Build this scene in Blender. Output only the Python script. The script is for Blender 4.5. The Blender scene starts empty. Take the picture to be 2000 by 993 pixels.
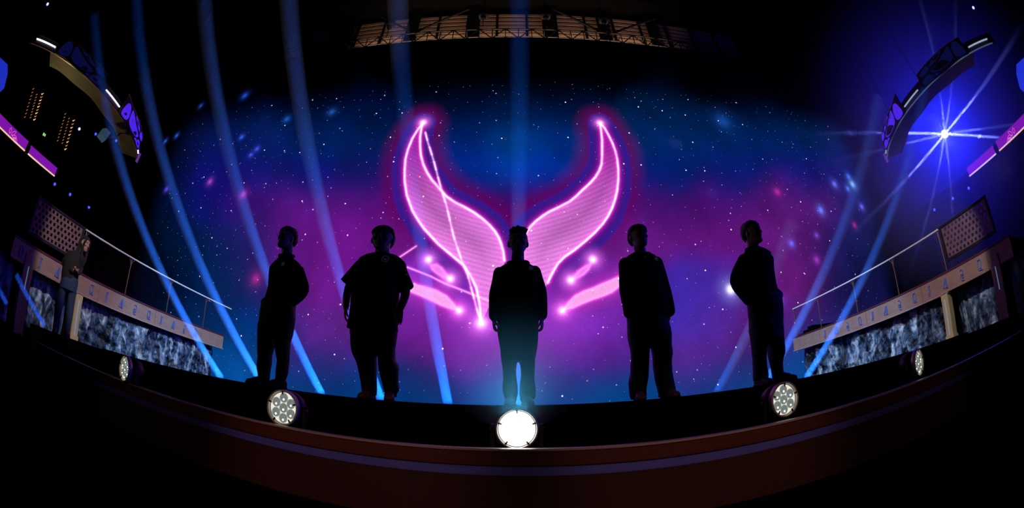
import bpy, bmesh, math, random
import numpy as np
from mathutils import Vector, Matrix
from mathutils.bvhtree import BVHTree
R = math.radians
random.seed(7); rng = np.random.default_rng(7)
scene = bpy.context.scene
C = scene.collection

# ------------------------------------------------------------------ camera
CAM_Z = -0.015                    # lens level with the stage floor (stage top = 0)
cam = bpy.data.cameras.new('camera')
cam_o = bpy.data.objects.new('camera', cam); C.objects.link(cam_o); scene.camera = cam_o
cam_o.location = (0, 0, CAM_Z); cam_o.rotation_euler = (R(90 + 20.7), 0, 0)
cam.type = 'PANO'
pc = getattr(cam, 'cycles', cam)
if not hasattr(pc, 'panorama_type'): pc = cam
pc.panorama_type = 'FISHEYE_EQUISOLID'
pc.fisheye_lens = 14.994
pc.fisheye_fov = R(359)
cam.sensor_width = 36.0; cam.sensor_height = 36.0 * 993 / 2000; cam.sensor_fit = 'HORIZONTAL'
cam.clip_end = 200

# ------------------------------------------------------------------ world, view, render options
w = bpy.data.worlds.new('dark_hall'); scene.world = w; w.use_nodes = True
w.node_tree.nodes['Background'].inputs[0].default_value = (0.0, 0.0, 0.0015, 1)
w.node_tree.nodes['Background'].inputs[1].default_value = 0.3
vs = scene.view_settings
scene.display_settings.display_device = 'sRGB'
vs.view_transform = 'Standard'; vs.look = 'None'; vs.gamma = 1; vs.exposure = 0.0; vs.use_curve_mapping = False
cy = scene.cycles
cy.use_denoising = True
cy.max_bounces = 6; cy.diffuse_bounces = 2; cy.glossy_bounces = 2; cy.transparent_max_bounces = 64; cy.volume_bounces = 0
cy.sample_clamp_indirect = 4

# ------------------------------------------------------------------ lights of the rig, and unseen ones added for the lip
def look(o, target):
    d = Vector(target) - Vector(o.location)
    o.rotation_euler = d.to_track_quat('-Z', 'Y').to_euler()
def spot(name, loc, target, power, color, angle, blend=0.2, radius=0.1):
    l = bpy.data.lights.new(name, 'SPOT'); l.energy = power; l.color = color
    l.spot_size = R(angle); l.spot_blend = blend; l.shadow_soft_size = radius
    o = bpy.data.objects.new(name, l); C.objects.link(o); o.location = loc; look(o, target); return o
for s in (-1, 1):
    spot('wing_key_spot', (s * -1.5, 0.5, 7.5), (s * 8.4, 7.1, 0.8), 2300, (1.0, 0.86, 0.80), 32.5, 0.12)
    spot('wing_cool_spot', (s * 1.0, 8.5, 7.0), (s * 8.4, 8.9, 0.0), 2200, (0.40, 0.66, 1.0), 44, 0.5)
al = bpy.data.lights.new('louvre_batten', 'AREA'); al.shape = 'RECTANGLE'; al.size = 15; al.size_y = 0.25; al.energy = 230; al.color = (1.0, 0.62, 0.36); al.spread = R(110)
ao = bpy.data.objects.new('louvre_batten', al); C.objects.link(ao); ao.location = (0, 12.95, 15.0); look(ao, (0, 13.6, 17.3))
for x_, p_ in ((-3.2, 26), (-1.1, 150), (1.2, 150), (3.2, 26)):
    spot('added_step_spot', (x_ * 0.7, -3.0, 1.5), (x_, 2.45, -0.62), p_, (1.0, 0.5, 0.40), 25, 0.8, 0.2)  # unseen warm spots added to light the lip boards
for s in (-1, 1):
    spot('ring_amber_spot', (s * 12.4, 3.0, 3.2), (s * 9.6, 3.6, 5.0), 75 if s < 0 else 3, (1.0, 0.78, 0.36), 120, 0.8, 0.2)

# ------------------------------------------------------------------ materials
def mat(name, color, rough=0.6, metal=0.0, emit=None, strength=1.0, spec=0.5, bump=None, noise=None):
    m = bpy.data.materials.new(name); m.use_nodes = True
    nt = m.node_tree; b = nt.nodes['Principled BSDF']
    b.inputs['Base Color'].default_value = (*color, 1); b.inputs['Roughness'].default_value = rough
    b.inputs['Metallic'].default_value = metal; b.inputs['Specular IOR Level'].default_value = spec
    if emit:
        b.inputs['Emission Color'].default_value = (*emit, 1); b.inputs['Emission Strength'].default_value = strength
    if noise:                                         # (scale, second colour)
        n = nt.nodes.new('ShaderNodeTexNoise'); n.inputs['Scale'].default_value = noise[0]; n.inputs['Detail'].default_value = 6
        r = nt.nodes.new('ShaderNodeMix'); r.data_type = 'RGBA'
        r.inputs['A'].default_value = (*color, 1); r.inputs['B'].default_value = (*noise[1], 1)
        cr = nt.nodes.new('ShaderNodeMapRange'); cr.inputs[1].default_value = 0.35; cr.inputs[2].default_value = 0.65
        nt.links.new(n.outputs['Fac'], cr.inputs[0]); nt.links.new(cr.outputs[0], r.inputs['Factor'])
        nt.links.new(r.outputs['Result'], b.inputs['Base Color'])
    if bump:
        n = nt.nodes.new('ShaderNodeTexNoise'); n.inputs['Scale'].default_value = bump[0]; n.inputs['Detail'].default_value = 5
        bp = nt.nodes.new('ShaderNodeBump'); bp.inputs['Strength'].default_value = bump[1]; bp.inputs['Distance'].default_value = 0.02
        nt.links.new(n.outputs['Fac'], bp.inputs['Height']); nt.links.new(bp.outputs[0], b.inputs['Normal'])
    return m
def s2l(c):
    return tuple(((v / 255 / 12.92) if v / 255 <= 0.04045 else ((v / 255 + 0.055) / 1.055) ** 2.4) for v in c)

# ------------------------------------------------------------------ object helpers
def link(name, me, m=None, parent=None):
    o = bpy.data.objects.new(name, me); C.objects.link(o)
    if m is not None and len(me.materials) == 0: me.materials.append(m)
    if parent is not None: o.parent = parent
    return o
def obj(name, bm, m, parent=None, smooth=False):
    bmesh.ops.recalc_face_normals(bm, faces=bm.faces)
    me = bpy.data.meshes.new(name); bm.to_mesh(me); bm.free()
    if smooth: me.shade_smooth()
    return link(name, me, m, parent)
def empty(name, loc=(0, 0, 0), rz=0.0):
    o = bpy.data.objects.new(name, None); C.objects.link(o); o.location = loc; o.rotation_euler = (0, 0, rz); o.empty_display_size = 0.1
    return o
def tag(o, label=None, cat=None, group=None, kind=None):
    if label: o['label'] = label
    if cat: o['category'] = cat
    if group: o['group'] = group
    if kind: o['kind'] = kind
    return o
def copy_tree(o, parent=None):
    c = o.copy(); C.objects.link(c); c.parent = parent
    for ch in o.children: copy_tree(ch, c)
    return c
def box(bm, lo, hi, bevel=0.0):
    r = bmesh.ops.create_cube(bm, size=1.0)
    lo, hi = Vector(lo), Vector(hi)
    for v in r['verts']:
        v.co = Vector(((lo[i] + hi[i]) / 2 + v.co[i] * (hi[i] - lo[i])) for i in range(3))
    if bevel:
        es = list({e for v in r['verts'] for e in v.link_edges})
        bmesh.ops.bevel(bm, geom=es, offset=bevel, segments=2, affect='EDGES')
def frame_from(d):
    d = Vector(d).normalized(); u = Vector((0, 0, 1)) if abs(d.z) < 0.9 else Vector((1, 0, 0))
    a = d.cross(u).normalized(); return a, d.cross(a).normalized()
def tube(bm, pts, rad, n=8, cap=True):
    pts = [Vector(p) for p in pts]; rads = rad if isinstance(rad, (list, tuple)) else [rad] * len(pts)
    rings = []; a = None
    for i, p in enumerate(pts):
        d = (pts[min(i + 1, len(pts) - 1)] - pts[max(i - 1, 0)])
        if a is None: a, b = frame_from(d)
        else:
            d = d.normalized(); a = (a - d * a.dot(d)).normalized(); b = d.cross(a)
        rings.append([bm.verts.new(p + a * math.cos(t) * rads[i] + b * math.sin(t) * rads[i]) for t in (2 * math.pi * k / n for k in range(n))])
    for i in range(len(rings) - 1):
        for k in range(n):
            bm.faces.new((rings[i][k], rings[i][(k + 1) % n], rings[i + 1][(k + 1) % n], rings[i + 1][k]))
    if cap:
        bm.faces.new(rings[0][::-1]); bm.faces.new(rings[-1])
def bar(bm, p, q, w):
    tube(bm, [p, q], w * 0.7071, 4)
def prism(bm, poly, f0, f1):
    """closed prism: poly is 2-D, f0/f1 turn a 2-D point into the two end faces"""
    A = [bm.verts.new(f0(p)) for p in poly]; B = [bm.verts.new(f1(p)) for p in poly]
    bm.faces.new(A); bm.faces.new(B[::-1]); n = len(poly)
    for i in range(n): bm.faces.new((A[i], A[(i + 1) % n], B[(i + 1) % n], B[i]))
def ellipsoid(bm, c, r, rot=None, seg=14, ring=10):
    q = bmesh.ops.create_uvsphere(bm, u_segments=seg, v_segments=ring, radius=1.0)
    for v in q['verts']:
        p = Vector((v.co.x * r[0], v.co.y * r[1], v.co.z * r[2]))
        if rot is not None: p = rot @ p
        v.co = p + Vector(c)
def sell(t, e):
    c, s = math.cos(t), math.sin(t)
    return math.copysign(abs(c) ** (2 / e), c), math.copysign(abs(s) ** (2 / e), s)
def loft(bm, secs, n=28, e=2.4, axis='z'):
    """secs: (level, lo, hi, front, back) rings of superellipses stacked along an axis"""
    rings = []
    for z, xl, xr, yf, yb in secs:
        cx, cy_, rx, ry = (xl + xr) / 2, (yf + yb) / 2, (xr - xl) / 2, (yb - yf) / 2
        ring = []
        for k in range(n):
            c, s = sell(2 * math.pi * k / n, e)
            p = (cx + rx * c, cy_ + ry * s, z) if axis == 'z' else (cx + rx * c, z, cy_ + ry * s)
            ring.append(bm.verts.new(p))
        rings.append(ring)
    for i in range(len(rings) - 1):
        for k in range(n): bm.faces.new((rings[i][k], rings[i][(k + 1) % n], rings[i + 1][(k + 1) % n], rings[i + 1][k]))
    bm.faces.new(rings[0][::-1]); bm.faces.new(rings[-1])
def limb(bm, pts, rads, n=14):
    """tapering limb with round ends, resampled smoothly"""
    P = [Vector(p) for p in pts]; out = []; rr = []
    for i in range(len(P) - 1):
        p0 = P[max(i - 1, 0)]; p1 = P[i]; p2 = P[i + 1]; p3 = P[min(i + 2, len(P) - 1)]
        for k in range(5):
            t = k / 5
            out.append(0.5 * ((2 * p1) + (p2 - p0) * t + (2 * p0 - 5 * p1 + 4 * p2 - p3) * t * t + (3 * p1 - p0 - 3 * p2 + p3) * t ** 3))
            rr.append(rads[i] * (1 - t) + rads[i + 1] * t)
    out.append(P[-1]); rr.append(rads[-1])
    d0 = (out[0] - out[1]).normalized(); d1 = (out[-1] - out[-2]).normalized()
    pre = [(out[0] + d0 * rr[0] * math.sin(a), rr[0] * math.cos(a)) for a in (R(80), R(55), R(28))]
    post = [(out[-1] + d1 * rr[-1] * math.sin(a), rr[-1] * math.cos(a)) for a in (R(28), R(55), R(80))]
    allp = pre + list(zip(out, rr)) + post
    tube(bm, [p for p, _ in allp], [r for _, r in allp], n)
def folds(co, amp, seed, stretch=(1, 1, 0.55), freq=26.0, n=9):
    g = np.random.default_rng(seed); out = np.zeros(len(co)); q = co * np.array(stretch)
    warp = 0.03 * np.sin(q[:, [1, 2, 0]] * 17 + g.uniform(0, 6, 3))
    q = q + warp
    for i in range(n):
        k = g.normal(size=3); k /= np.linalg.norm(k); f = freq * g.uniform(0.4, 1.6)
        out += np.sin(q @ k * f + g.uniform(0, 6.28)) / n * 1.8
    return out * amp
def solid(name, bm, m, parent, voxel=0.008, smooth=4, fold=None, warp=None):
    """fuse overlapping closed shells into one continuous skin"""
    bmesh.ops.recalc_face_normals(bm, faces=bm.faces)
    me = bpy.data.meshes.new('t'); bm.to_mesh(me); bm.free()
    o = bpy.data.objects.new('t', me); C.objects.link(o)
    md = o.modifiers.new('r', 'REMESH'); md.mode = 'VOXEL'; md.voxel_size = voxel
    if smooth:
        sm = o.modifiers.new('s', 'SMOOTH'); sm.iterations = smooth; sm.factor = 0.5
    dg = bpy.context.evaluated_depsgraph_get(); dg.update()
    out = bpy.data.meshes.new_from_object(o.evaluated_get(dg)); out.name = name
    bpy.data.objects.remove(o); bpy.data.meshes.remove(me)
    n = len(out.vertices); co = np.empty(n * 3); out.vertices.foreach_get('co', co); co = co.reshape(-1, 3)
    if fold:
        no = np.empty(n * 3); out.vertices.foreach_get('normal', no) if False else out.vertex_normals.foreach_get('vector', no)
        co = co + no.reshape(-1, 3) * folds(co, *fold)[:, None]
    if warp is not None: co = warp(co)
    out.vertices.foreach_set('co', co.ravel()); out.update(); out.shade_smooth()
    return link(name, out, m, parent)

# ------------------------------------------------------------------ measured shapes, metres (x along the wall, z up)
HORN_L = [(-3.215,9.615),(-3.251,9.352),(-3.251,8.942),(-3.204,8.543),(-3.133,8.155),(-3.01,7.777),(-2.842,7.44),(-2.656,7.151),(-2.319,6.75),(-2.114,6.506),(-1.823,6.286),(-1.524,6.124),(-1.204,5.921),(-0.937,5.712),(-0.706,5.49),(-0.527,5.271),(-0.405,5.056),(-0.325,4.843),(-0.26,4.592),(-0.227,4.303),(-0.247,3.778),(-0.461,3.147),(-0.681,2.837),(-0.883,2.416),(-0.946,2.99),(-1.047,3.458),(-1.234,3.839),(-1.454,4.163),(-1.764,4.426),(-2.267,4.847),(-2.757,5.372),(-2.977,5.669),(-3.198,6.012),(-3.451,6.585),(-3.587,7.132),(-3.644,7.594),(-3.671,8.019),(-3.63,8.432),(-3.53,8.9),(-3.401,9.243)]
HORN_R = [(3.183,9.589),(3.18,9.23),(3.171,8.823),(3.133,8.484),(3.09,8.099),(3.038,7.778),(2.93,7.514),(2.771,7.255),(2.556,7.0),(2.294,6.749),(2.091,6.534),(1.842,6.314),(1.542,6.143),(1.164,5.939),(0.956,5.793),(0.75,5.622),(0.57,5.428),(0.423,5.202),(0.341,4.928),(0.307,4.592),(0.305,4.303),(0.316,3.777),(0.476,3.147),(0.62,2.684),(0.814,3.146),(1.052,3.616),(1.157,3.839),(1.255,4.017),(1.379,4.22),(1.583,4.426),(1.911,4.66),(2.248,4.933),(2.581,5.238),(2.873,5.551),(3.068,5.825),(3.225,6.105),(3.365,6.439),(3.474,6.781),(3.557,7.181),(3.608,7.593),(3.621,7.995),(3.6,8.341),(3.527,8.729),(3.427,9.068),(3.329,9.357)]
EDGE = [[(-3.215,9.615),(-3.401,9.243),(-3.53,8.9),(-3.63,8.432),(-3.671,8.019),(-3.644,7.594),(-3.587,7.132),(-3.451,6.585),(-3.198,6.012),(-2.977,5.669),(-2.757,5.372),(-2.267,4.847),(-1.764,4.426),(-1.454,4.163),(-1.234,3.839),(-1.047,3.458),(-0.946,2.99),(-0.883,2.416)],[(-3.215,9.615),(-3.251,9.352),(-3.251,8.942),(-3.204,8.543),(-3.133,8.155),(-3.01,7.777),(-2.842,7.44),(-2.656,7.151),(-2.319,6.75),(-2.114,6.506),(-1.823,6.286),(-1.524,6.124),(-1.204,5.921),(-0.937,5.712),(-0.706,5.49),(-0.527,5.271),(-0.405,5.056),(-0.325,4.843),(-0.26,4.592),(-0.227,4.303)],[(3.183,9.589),(3.329,9.357),(3.427,9.068),(3.527,8.729),(3.6,8.341),(3.621,7.995),(3.608,7.593),(3.557,7.181),(3.474,6.781),(3.365,6.439),(3.225,6.105),(3.068,5.825),(2.873,5.551),(2.581,5.238),(2.248,4.933),(1.911,4.66),(1.583,4.426),(1.379,4.22),(1.255,4.017),(1.157,3.839),(1.052,3.616)],[(3.183,9.589),(3.18,9.23),(3.171,8.823),(3.133,8.484),(3.09,8.099),(3.038,7.778),(2.93,7.514),(2.771,7.255),(2.556,7.0),(2.294,6.749),(2.091,6.534),(1.842,6.314),(1.542,6.143),(1.164,5.939),(0.956,5.793),(0.75,5.622),(0.57,5.428),(0.423,5.202),(0.341,4.928),(0.307,4.592),(0.305,4.303)]]
DASH = [[(-3.087,9.166),(-2.943,8.698),(-2.816,8.359),(-2.628,7.815),(-2.467,7.296),(-2.327,6.847)],[(-2.327,6.847),(-2.092,6.178),(-1.952,5.675),(-1.798,5.103),(-1.659,4.718),(-1.524,4.343),(-1.312,3.855),(-1.141,3.261),(-0.977,2.682),(-0.883,2.416)]]
THIN = [[(-3.188,4.09),(-2.811,3.952),(-2.442,3.808),(-1.958,3.571),(-1.643,3.454),(-1.256,3.299),(-0.685,3.069)]]
BRIGHT = [[(-3.449,4.424),(-3.308,4.526),(-2.957,4.781)]]
CHEEK_L = [(-3.565,3.691),(-2.985,3.576),(-2.58,3.476),(-2.26,3.385),(-1.926,3.215),(-1.702,2.983),(-1.528,2.768),(-1.771,2.804),(-2.082,2.915),(-2.399,3.067),(-2.802,3.234),(-3.13,3.356),(-3.546,3.471)]
CHEEK_R = [(1.46,2.769),(1.619,2.999),(1.842,3.216),(2.118,3.354),(2.397,3.447),(2.722,3.587),(2.969,3.681),(3.305,3.825),(3.736,4.003),(3.719,3.82),(3.367,3.579),(2.981,3.295),(2.696,3.18),(2.377,3.083),(2.061,2.962),(1.75,2.827)]
EYE_L = [(-2.54,4.341),(-2.464,4.159),(-2.266,4.193),(-2.101,4.079),(-1.958,3.892),(-1.833,3.732),(-2.045,3.754),(-2.224,3.866),(-2.414,4.012)]
EYE_R = [(2.452,4.342),(2.346,4.193),(2.2,4.144),(2.019,4.014),(1.871,3.868),(1.746,3.692),(1.959,3.755),(2.144,3.851),(2.311,4.012)]
DOTS = [((-3.215,9.615),0.13),((3.183,9.589),0.12),((-0.883,2.401),0.17),((-2.54,4.341),0.13),((-1.833,3.732),0.13),((-1.528,2.768),0.12),((1.46,2.769),0.12),((1.746,3.692),0.13),((2.452,4.342),0.13)]
NEB_HAZE = [(-17.327,12.541,0,5,20),(-12.973,11.617,0,12,45),(-8.346,10.798,0,10,45),(-5.935,10.473,0,12,50),(-1.87,10.148,0,10,40),(0.0,10.11,0,20,60),(1.87,10.148,0,15,50),(5.935,10.473,0,25,60),(9.718,11.018,0,15,45),(14.969,12.027,0,12,40),(20.193,13.2,0,8,30),(-19.182,15.451,0,0,4),(-8.998,12.852,0,0,6),(-1.997,11.917,0,3,14),(0.0,11.863,0,5,20),(1.997,11.917,0,3,14),(8.998,12.852,0,0,5),(19.182,15.451,0,0,4),(-13.161,15.677,0,0,4),(-4.337,13.71,0,2,10),(0.0,13.423,0,4,16),(4.337,13.71,0,2,10),(13.161,15.677,0,0,4),(-18.68,10.981,0,4,16),(-16.604,10.611,3,10,45),(-13.248,10.05,5,25,90),(-10.015,9.571,5,30,95),(-7.424,9.25,0,35,95),(-5.64,9.071,0,30,85),(-1.783,8.836,0,35,110),(0.0,8.809,0,60,130),(1.783,8.836,0,45,120),(5.64,9.071,0,40,100),(9.185,9.461,0,35,95),(14.008,10.172,0,35,90),(18.68,10.981,0,30,90),(-17.718,8.694,0,3,14),(-15.814,8.468,0,15,60),(-12.365,8.086,15,15,110),(-9.409,7.799,15,20,105),(-7.006,7.604,5,20,110),(-4.942,7.472,15,20,95),(-1.351,7.344,0,40,140),(0.0,7.333,0,60,160),(1.351,7.344,0,45,150),(5.335,7.494,0,30,110),(8.642,7.732,5,25,105),(13.052,8.159,15,20,110),(16.264,8.521,20,25,110),(19.359,8.896,0,12,60),(-17.194,6.983,0,2,10),(-14.969,6.824,0,20,70),(-12.412,6.654,15,15,110),(-10.032,6.51,60,15,110),(-8.038,6.404,90,20,120),(-6.1,6.317,100,20,125),(-4.38,6.257,100,15,120),(-1.628,6.199,90,0,90),(0.0,6.19,80,5,100),(1.628,6.199,90,0,90),(4.748,6.269,80,15,110),(7.144,6.362,80,15,110),(9.503,6.48,90,20,110),(12.412,6.654,95,25,110),(15.383,6.853,30,30,110),(18.208,7.058,0,15,60),(21.836,7.335,0,5,25),(-16.253,5.159,0,2,10),(-13.832,5.113,0,22,55),(-11.825,5.078,0,30,75),(-9.847,5.046,30,30,100),(-7.702,5.015,100,20,125),(-5.858,4.994,110,20,130),(-4.212,4.978,115,20,130),(4.038,4.977,110,25,130),(6.852,5.005,105,20,120),(9.09,5.034,110,25,125),(11.225,5.068,90,20,105),(13.473,5.107,20,25,85),(17.674,5.187,0,12,45),(-14.585,3.105,0,3,16),(-12.805,3.182,0,20,60),(-10.432,3.277,0,40,90),(-8.691,3.339,40,30,100),(-6.765,3.399,110,25,130),(-5.62,3.429,115,25,135),(-2.277,3.489,130,40,180),(2.277,3.489,110,30,150),(5.437,3.434,70,40,165),(6.568,3.405,75,40,160),(7.799,3.368,110,25,125),(10.167,3.287,110,25,115),(12.805,3.182,20,20,70),(-11.485,1.678,0,30,70),(-10.116,1.797,0,50,110),(-8.0,1.963,0,50,120),(-6.385,2.071,100,35,135),(-5.289,2.133,110,35,140),(-2.218,2.251,120,30,150),(-0.878,2.274,150,60,190),(1.173,2.27,140,60,190),(2.369,2.248,120,40,170),(5.114,2.142,70,45,170),(6.385,2.071,90,40,150),(8.439,1.93,100,25,110),(9.861,1.818,60,35,120),(-10.734,0.628,0,55,110),(-9.214,0.807,0,70,140),(-6.286,1.101,60,35,120),(-5.208,1.187,80,35,125),(-2.185,1.351,100,25,120),(-1.01,1.38,120,50,160),(1.447,1.372,110,40,150),(2.94,1.322,90,30,130),(5.036,1.2,95,35,135),(6.286,1.101,95,30,125),(8.303,0.907,80,30,115),(9.698,0.752,10,60,130),(-10.656,-0.009,0,70,140),(-8.687,0.26,0,80,150),(-5.876,0.577,0,60,120),(-4.487,0.466,0,50,110),(-2.164,0.61,0,50,110),(0.0,0.655,0,90,160),(1.433,0.635,0,60,120),(3.684,0.526,0,70,130),(6.241,0.541,10,60,125),(8.244,0.316,0,75,140),(10.656,-0.009,0,75,140),(-9.148,0.2,0,80,150),(-4.465,-0.071,0,60,125),(-2.153,0.092,0,60,125),(0.0,0.143,0,110,180),(2.897,0.051,0,70,135),(9.148,0.2,0,75,140)]
GAL = [(-12.537,7.734,150,60,160,0.1),(-10.319,6.967,150,50,150,0.12),(-16.466,10.741,40,90,200,0.08),(-15.483,12.401,30,70,170,0.08),(-12.397,12.377,30,70,190,0.11),(-9.253,10.443,20,80,170,0.1),(-7.113,10.514,30,70,150,0.11),(-11.489,9.834,50,80,220,0.08),(-10.328,9.075,60,70,220,0.08),(-10.561,8.803,60,70,210,0.07),(-15.58,7.641,80,60,220,0.09),(-17.318,10.549,40,80,200,0.08),(-17.979,11.241,40,80,190,0.08),(7.091,3.286,230,220,255,0.16),(8.468,10.221,15,55,120,0.3),(15.297,7.876,120,180,255,0.13),(15.178,8.261,60,100,230,0.11),(13.903,7.74,90,100,210,0.12),(14.801,7.595,70,110,220,0.1),(12.408,6.4,80,110,230,0.13),(15.458,6.757,90,90,220,0.11),(10.235,4.93,70,90,220,0.1),(9.13,2.812,60,70,200,0.12),(10.163,7.068,150,30,110,0.12),(11.416,4.284,130,40,150,0.12),(11.745,5.29,90,60,160,0.09),(17.936,6.233,20,70,190,0.12),(14.467,5.826,150,30,120,0.09),(17.768,10.533,30,60,200,0.12),(16.81,10.959,10,60,150,0.1),(-8.749,3.612,140,20,90,0.15)]
AMBER = [[(-14.0,2.571,6.137),(-14.0,2.606,6.029),(-14.0,2.641,5.922),(-14.0,2.674,5.814),(-14.0,2.707,5.707),(-14.0,2.738,5.599),(-14.0,2.768,5.492),(-14.0,2.797,5.385),(-14.0,2.825,5.278)],[(-14.0,2.825,6.092),(-14.0,2.856,6.005),(-14.0,2.888,5.919),(-14.0,2.918,5.832),(-14.0,2.948,5.746),(-14.0,2.976,5.659),(-14.0,3.005,5.573),(-14.0,3.032,5.486),(-14.0,3.059,5.4)],[(-14.0,3.036,6.249),(-14.0,3.066,6.148),(-14.0,3.096,6.047),(-14.0,3.124,5.946),(-14.0,3.151,5.845),(-14.0,3.178,5.744),(-14.0,3.204,5.644),(-14.0,3.229,5.543),(-14.0,3.253,5.443)],[(-14.0,4.395,6.357),(-14.0,4.425,6.247),(-14.0,4.453,6.137),(-14.0,4.481,6.027),(-14.0,4.508,5.917),(-14.0,4.534,5.807),(-14.0,4.559,5.698),(-14.0,4.583,5.589),(-14.0,4.606,5.48)],[(-14.0,4.64,6.332),(-14.0,4.669,6.231),(-14.0,4.697,6.129),(-14.0,4.724,6.028),(-14.0,4.75,5.927),(-14.0,4.775,5.826),(-14.0,4.8,5.725),(-14.0,4.824,5.625),(-14.0,4.847,5.524)],[(-14.0,4.876,6.399),(-14.0,4.907,6.278),(-14.0,4.936,6.157),(-14.0,4.965,6.037),(-14.0,4.992,5.916),(-14.0,5.018,5.796),(-14.0,5.043,5.675),(-14.0,5.068,5.555),(-14.0,5.091,5.436)]]
BLUES = [(-12.5,4.672,3.793),(-12.5,5.408,3.832),(-12.5,6.345,3.863),(12.5,4.748,3.704),(12.5,5.504,3.749),(12.5,6.4,3.805),(-12.5,4.727,5.637),(-12.5,5.458,5.902),(-12.5,6.418,6.239),(-12.5,0.835,7.498),(12.5,1.032,7.516)]
STAR = (12.0,4.626,5.293)
EXIT = (-14.0,3.94,5.281)
EXITR = (14.0,4.0,5.242)
PROJ = (-9.6,4.452,4.674)
BANNER_L = [(-12.3,1.81,3.897),(-12.3,3.02,3.909),(-12.3,4.454,3.972),(-12.3,4.487,4.163),(-12.3,3.074,4.045),(-12.3,1.598,4.146)]
BANNER_R = [(12.3,1.919,3.826),(12.3,2.746,3.836),(12.3,4.505,3.889),(12.3,4.543,4.113),(12.3,2.661,4.12),(12.3,1.736,4.047)]
# ------------------------------------------------------------------ shared materials
M = {}
M['black'] = mat('matt_black_stage', (0.002, 0.002, 0.0025), 0.9, spec=0.05)
M['blackmetal'] = mat('black_metal', (0.012, 0.012, 0.014), 0.45, 0.3)
M['truss'] = mat('dark_truss_metal', (0.012, 0.013, 0.02), 0.5, 0.6)
M['brown'] = mat('red_brown_lip_paint', (0.16, 0.05, 0.035), 0.7, spec=0.2, noise=(30, (0.11, 0.035, 0.03)))
M['lip'] = mat('pale_lip_edge', (0.55, 0.42, 0.40), 0.35)
M['strip'] = mat('violet_blue_step_strip', (0.14, 0.17, 0.85), 0.6, noise=(20, (0.12, 0.14, 0.7)))
M['tan'] = mat('sandstone_tan_board', (0.42, 0.27, 0.22), 0.75, noise=(6, (0.34, 0.22, 0.185)), bump=(60, 0.2))
M['cream'] = mat('cream_pillar_paint', (0.60, 0.52, 0.28), 0.7)
M['maroon'] = mat('maroon_ledge', (0.10, 0.015, 0.035), 0.6)
M['groove'] = mat('blue_glyph_inlay', (0.10, 0.20, 0.75), 0.5)
M['slit'] = mat('pale_blue_light_slit', (0.3, 0.45, 0.8), 0.4, emit=(0.35, 0.6, 1.0), strength=0.22)
M['railwhite'] = mat('bright_handrail_metal', (0.95, 0.93, 0.97), 0.5)
M['bronze'] = mat('bronze_post_metal', (0.22, 0.13, 0.11), 0.4, 0.7)
M['perf'] = mat('perforated_bronze_panel', (0.26, 0.15, 0.14), 0.6, 0.2, noise=(5, (0.20, 0.11, 0.11)))
M['louvre'] = mat('tan_louvre_slat', (0.35, 0.25, 0.18), 0.7, noise=(18, (0.2, 0.13, 0.1)))

def glass_mat(name, tint, rough=0.02):
    m = bpy.data.materials.new(name); m.use_nodes = True; nt = m.node_tree; nt.nodes.clear()
    out = nt.nodes.new('ShaderNodeOutputMaterial'); mx = nt.nodes.new('ShaderNodeMixShader')
    t = nt.nodes.new('ShaderNodeBsdfTransparent'); t.inputs[0].default_value = (*tint, 1)
    g = nt.nodes.new('ShaderNodeBsdfGlossy'); g.inputs['Roughness'].default_value = rough; g.inputs[0].default_value = (0.6, 0.6, 0.6, 1)
    fr = nt.nodes.new('ShaderNodeFresnel'); fr.inputs[0].default_value = 1.06
    nt.links.new(fr.outputs[0], mx.inputs[0]); nt.links.new(t.outputs[0], mx.inputs[1]); nt.links.new(g.outputs[0], mx.inputs[2])
    nt.links.new(mx.outputs[0], out.inputs[0]); return m
M['glass'] = glass_mat('clear_balustrade_glass', (0.93, 0.95, 0.97))

# ------------------------------------------------------------------ stage, lip, hall floor
def edge_y(x, c): return c - 0.085 * x
bm = bmesh.new(); box(bm, (-20, -8, -1.35), (20, 2.9, -1.25)); box(bm, (-20, 2.9, -1.35), (20, 16, -1.25))
tag(obj('floor', bm, mat('dark_hall_floor', (0.0015, 0.0015, 0.002), 0.9, spec=0.0)), kind='structure')
def slab(poly, z0, z1, name, m, parent=None):
    bm = bmesh.new(); prism(bm, poly, lambda p: (p[0], p[1], z0), lambda p: (p[0], p[1], z1)); return obj(name, bm, m, parent)
for s, nm in ((-1, 'left'), (1, 'right')):
    bm = bmesh.new(); xa, xb_ = sorted((s * 14.3, s * 14.6)); box(bm, (xa, -8, -1.25), (xb_, 8, 19)); tag(obj('wall_' + nm, bm, M['black']), kind='structure')
    bm = bmesh.new(); xa, xb_ = sorted((s * 12.42, s * 14.3)); box(bm, (xa, -2, 3.88), (xb_, 8, 4.10)); tag(obj('balcony_slab_1' if s < 0 else 'balcony_slab_2', bm, M['black']), kind='structure')  # second box: dark balcony slab added to carry the ribbon and small lamps
bm = bmesh.new(); box(bm, (-14.6, -8, 19), (14.6, 16, 19.2)); tag(obj('ceiling', bm, M['black']), kind='structure')
st = tag(empty('stage_platform', (0, 6, -1.25)), kind='structure')
st.location = (0, 0, 0)
slab([(-5.6, edge_y(-5.6, 3.22)), (5.6, edge_y(5.6, 3.22)), (5.6, 12.4), (-5.6, 12.4)], -1.25, 0, 'stage_deck', M['black'], st)
for s in (-1, 1):
    a, b = s * 5.6, s * 15.0
    p = [(a, edge_y(a, 3.22)), (s * 8.3, 3.7 if s < 0 else 3.0), (b, 2.0), (b, 12.4), (a, 12.4)]
    slab(p, -1.25, -0.02 if s < 0 else -0.03, 'side_deck', M['black'], st)
lipt = tag(empty('stage_lip', (0, 0, 0)), kind='structure')
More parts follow.
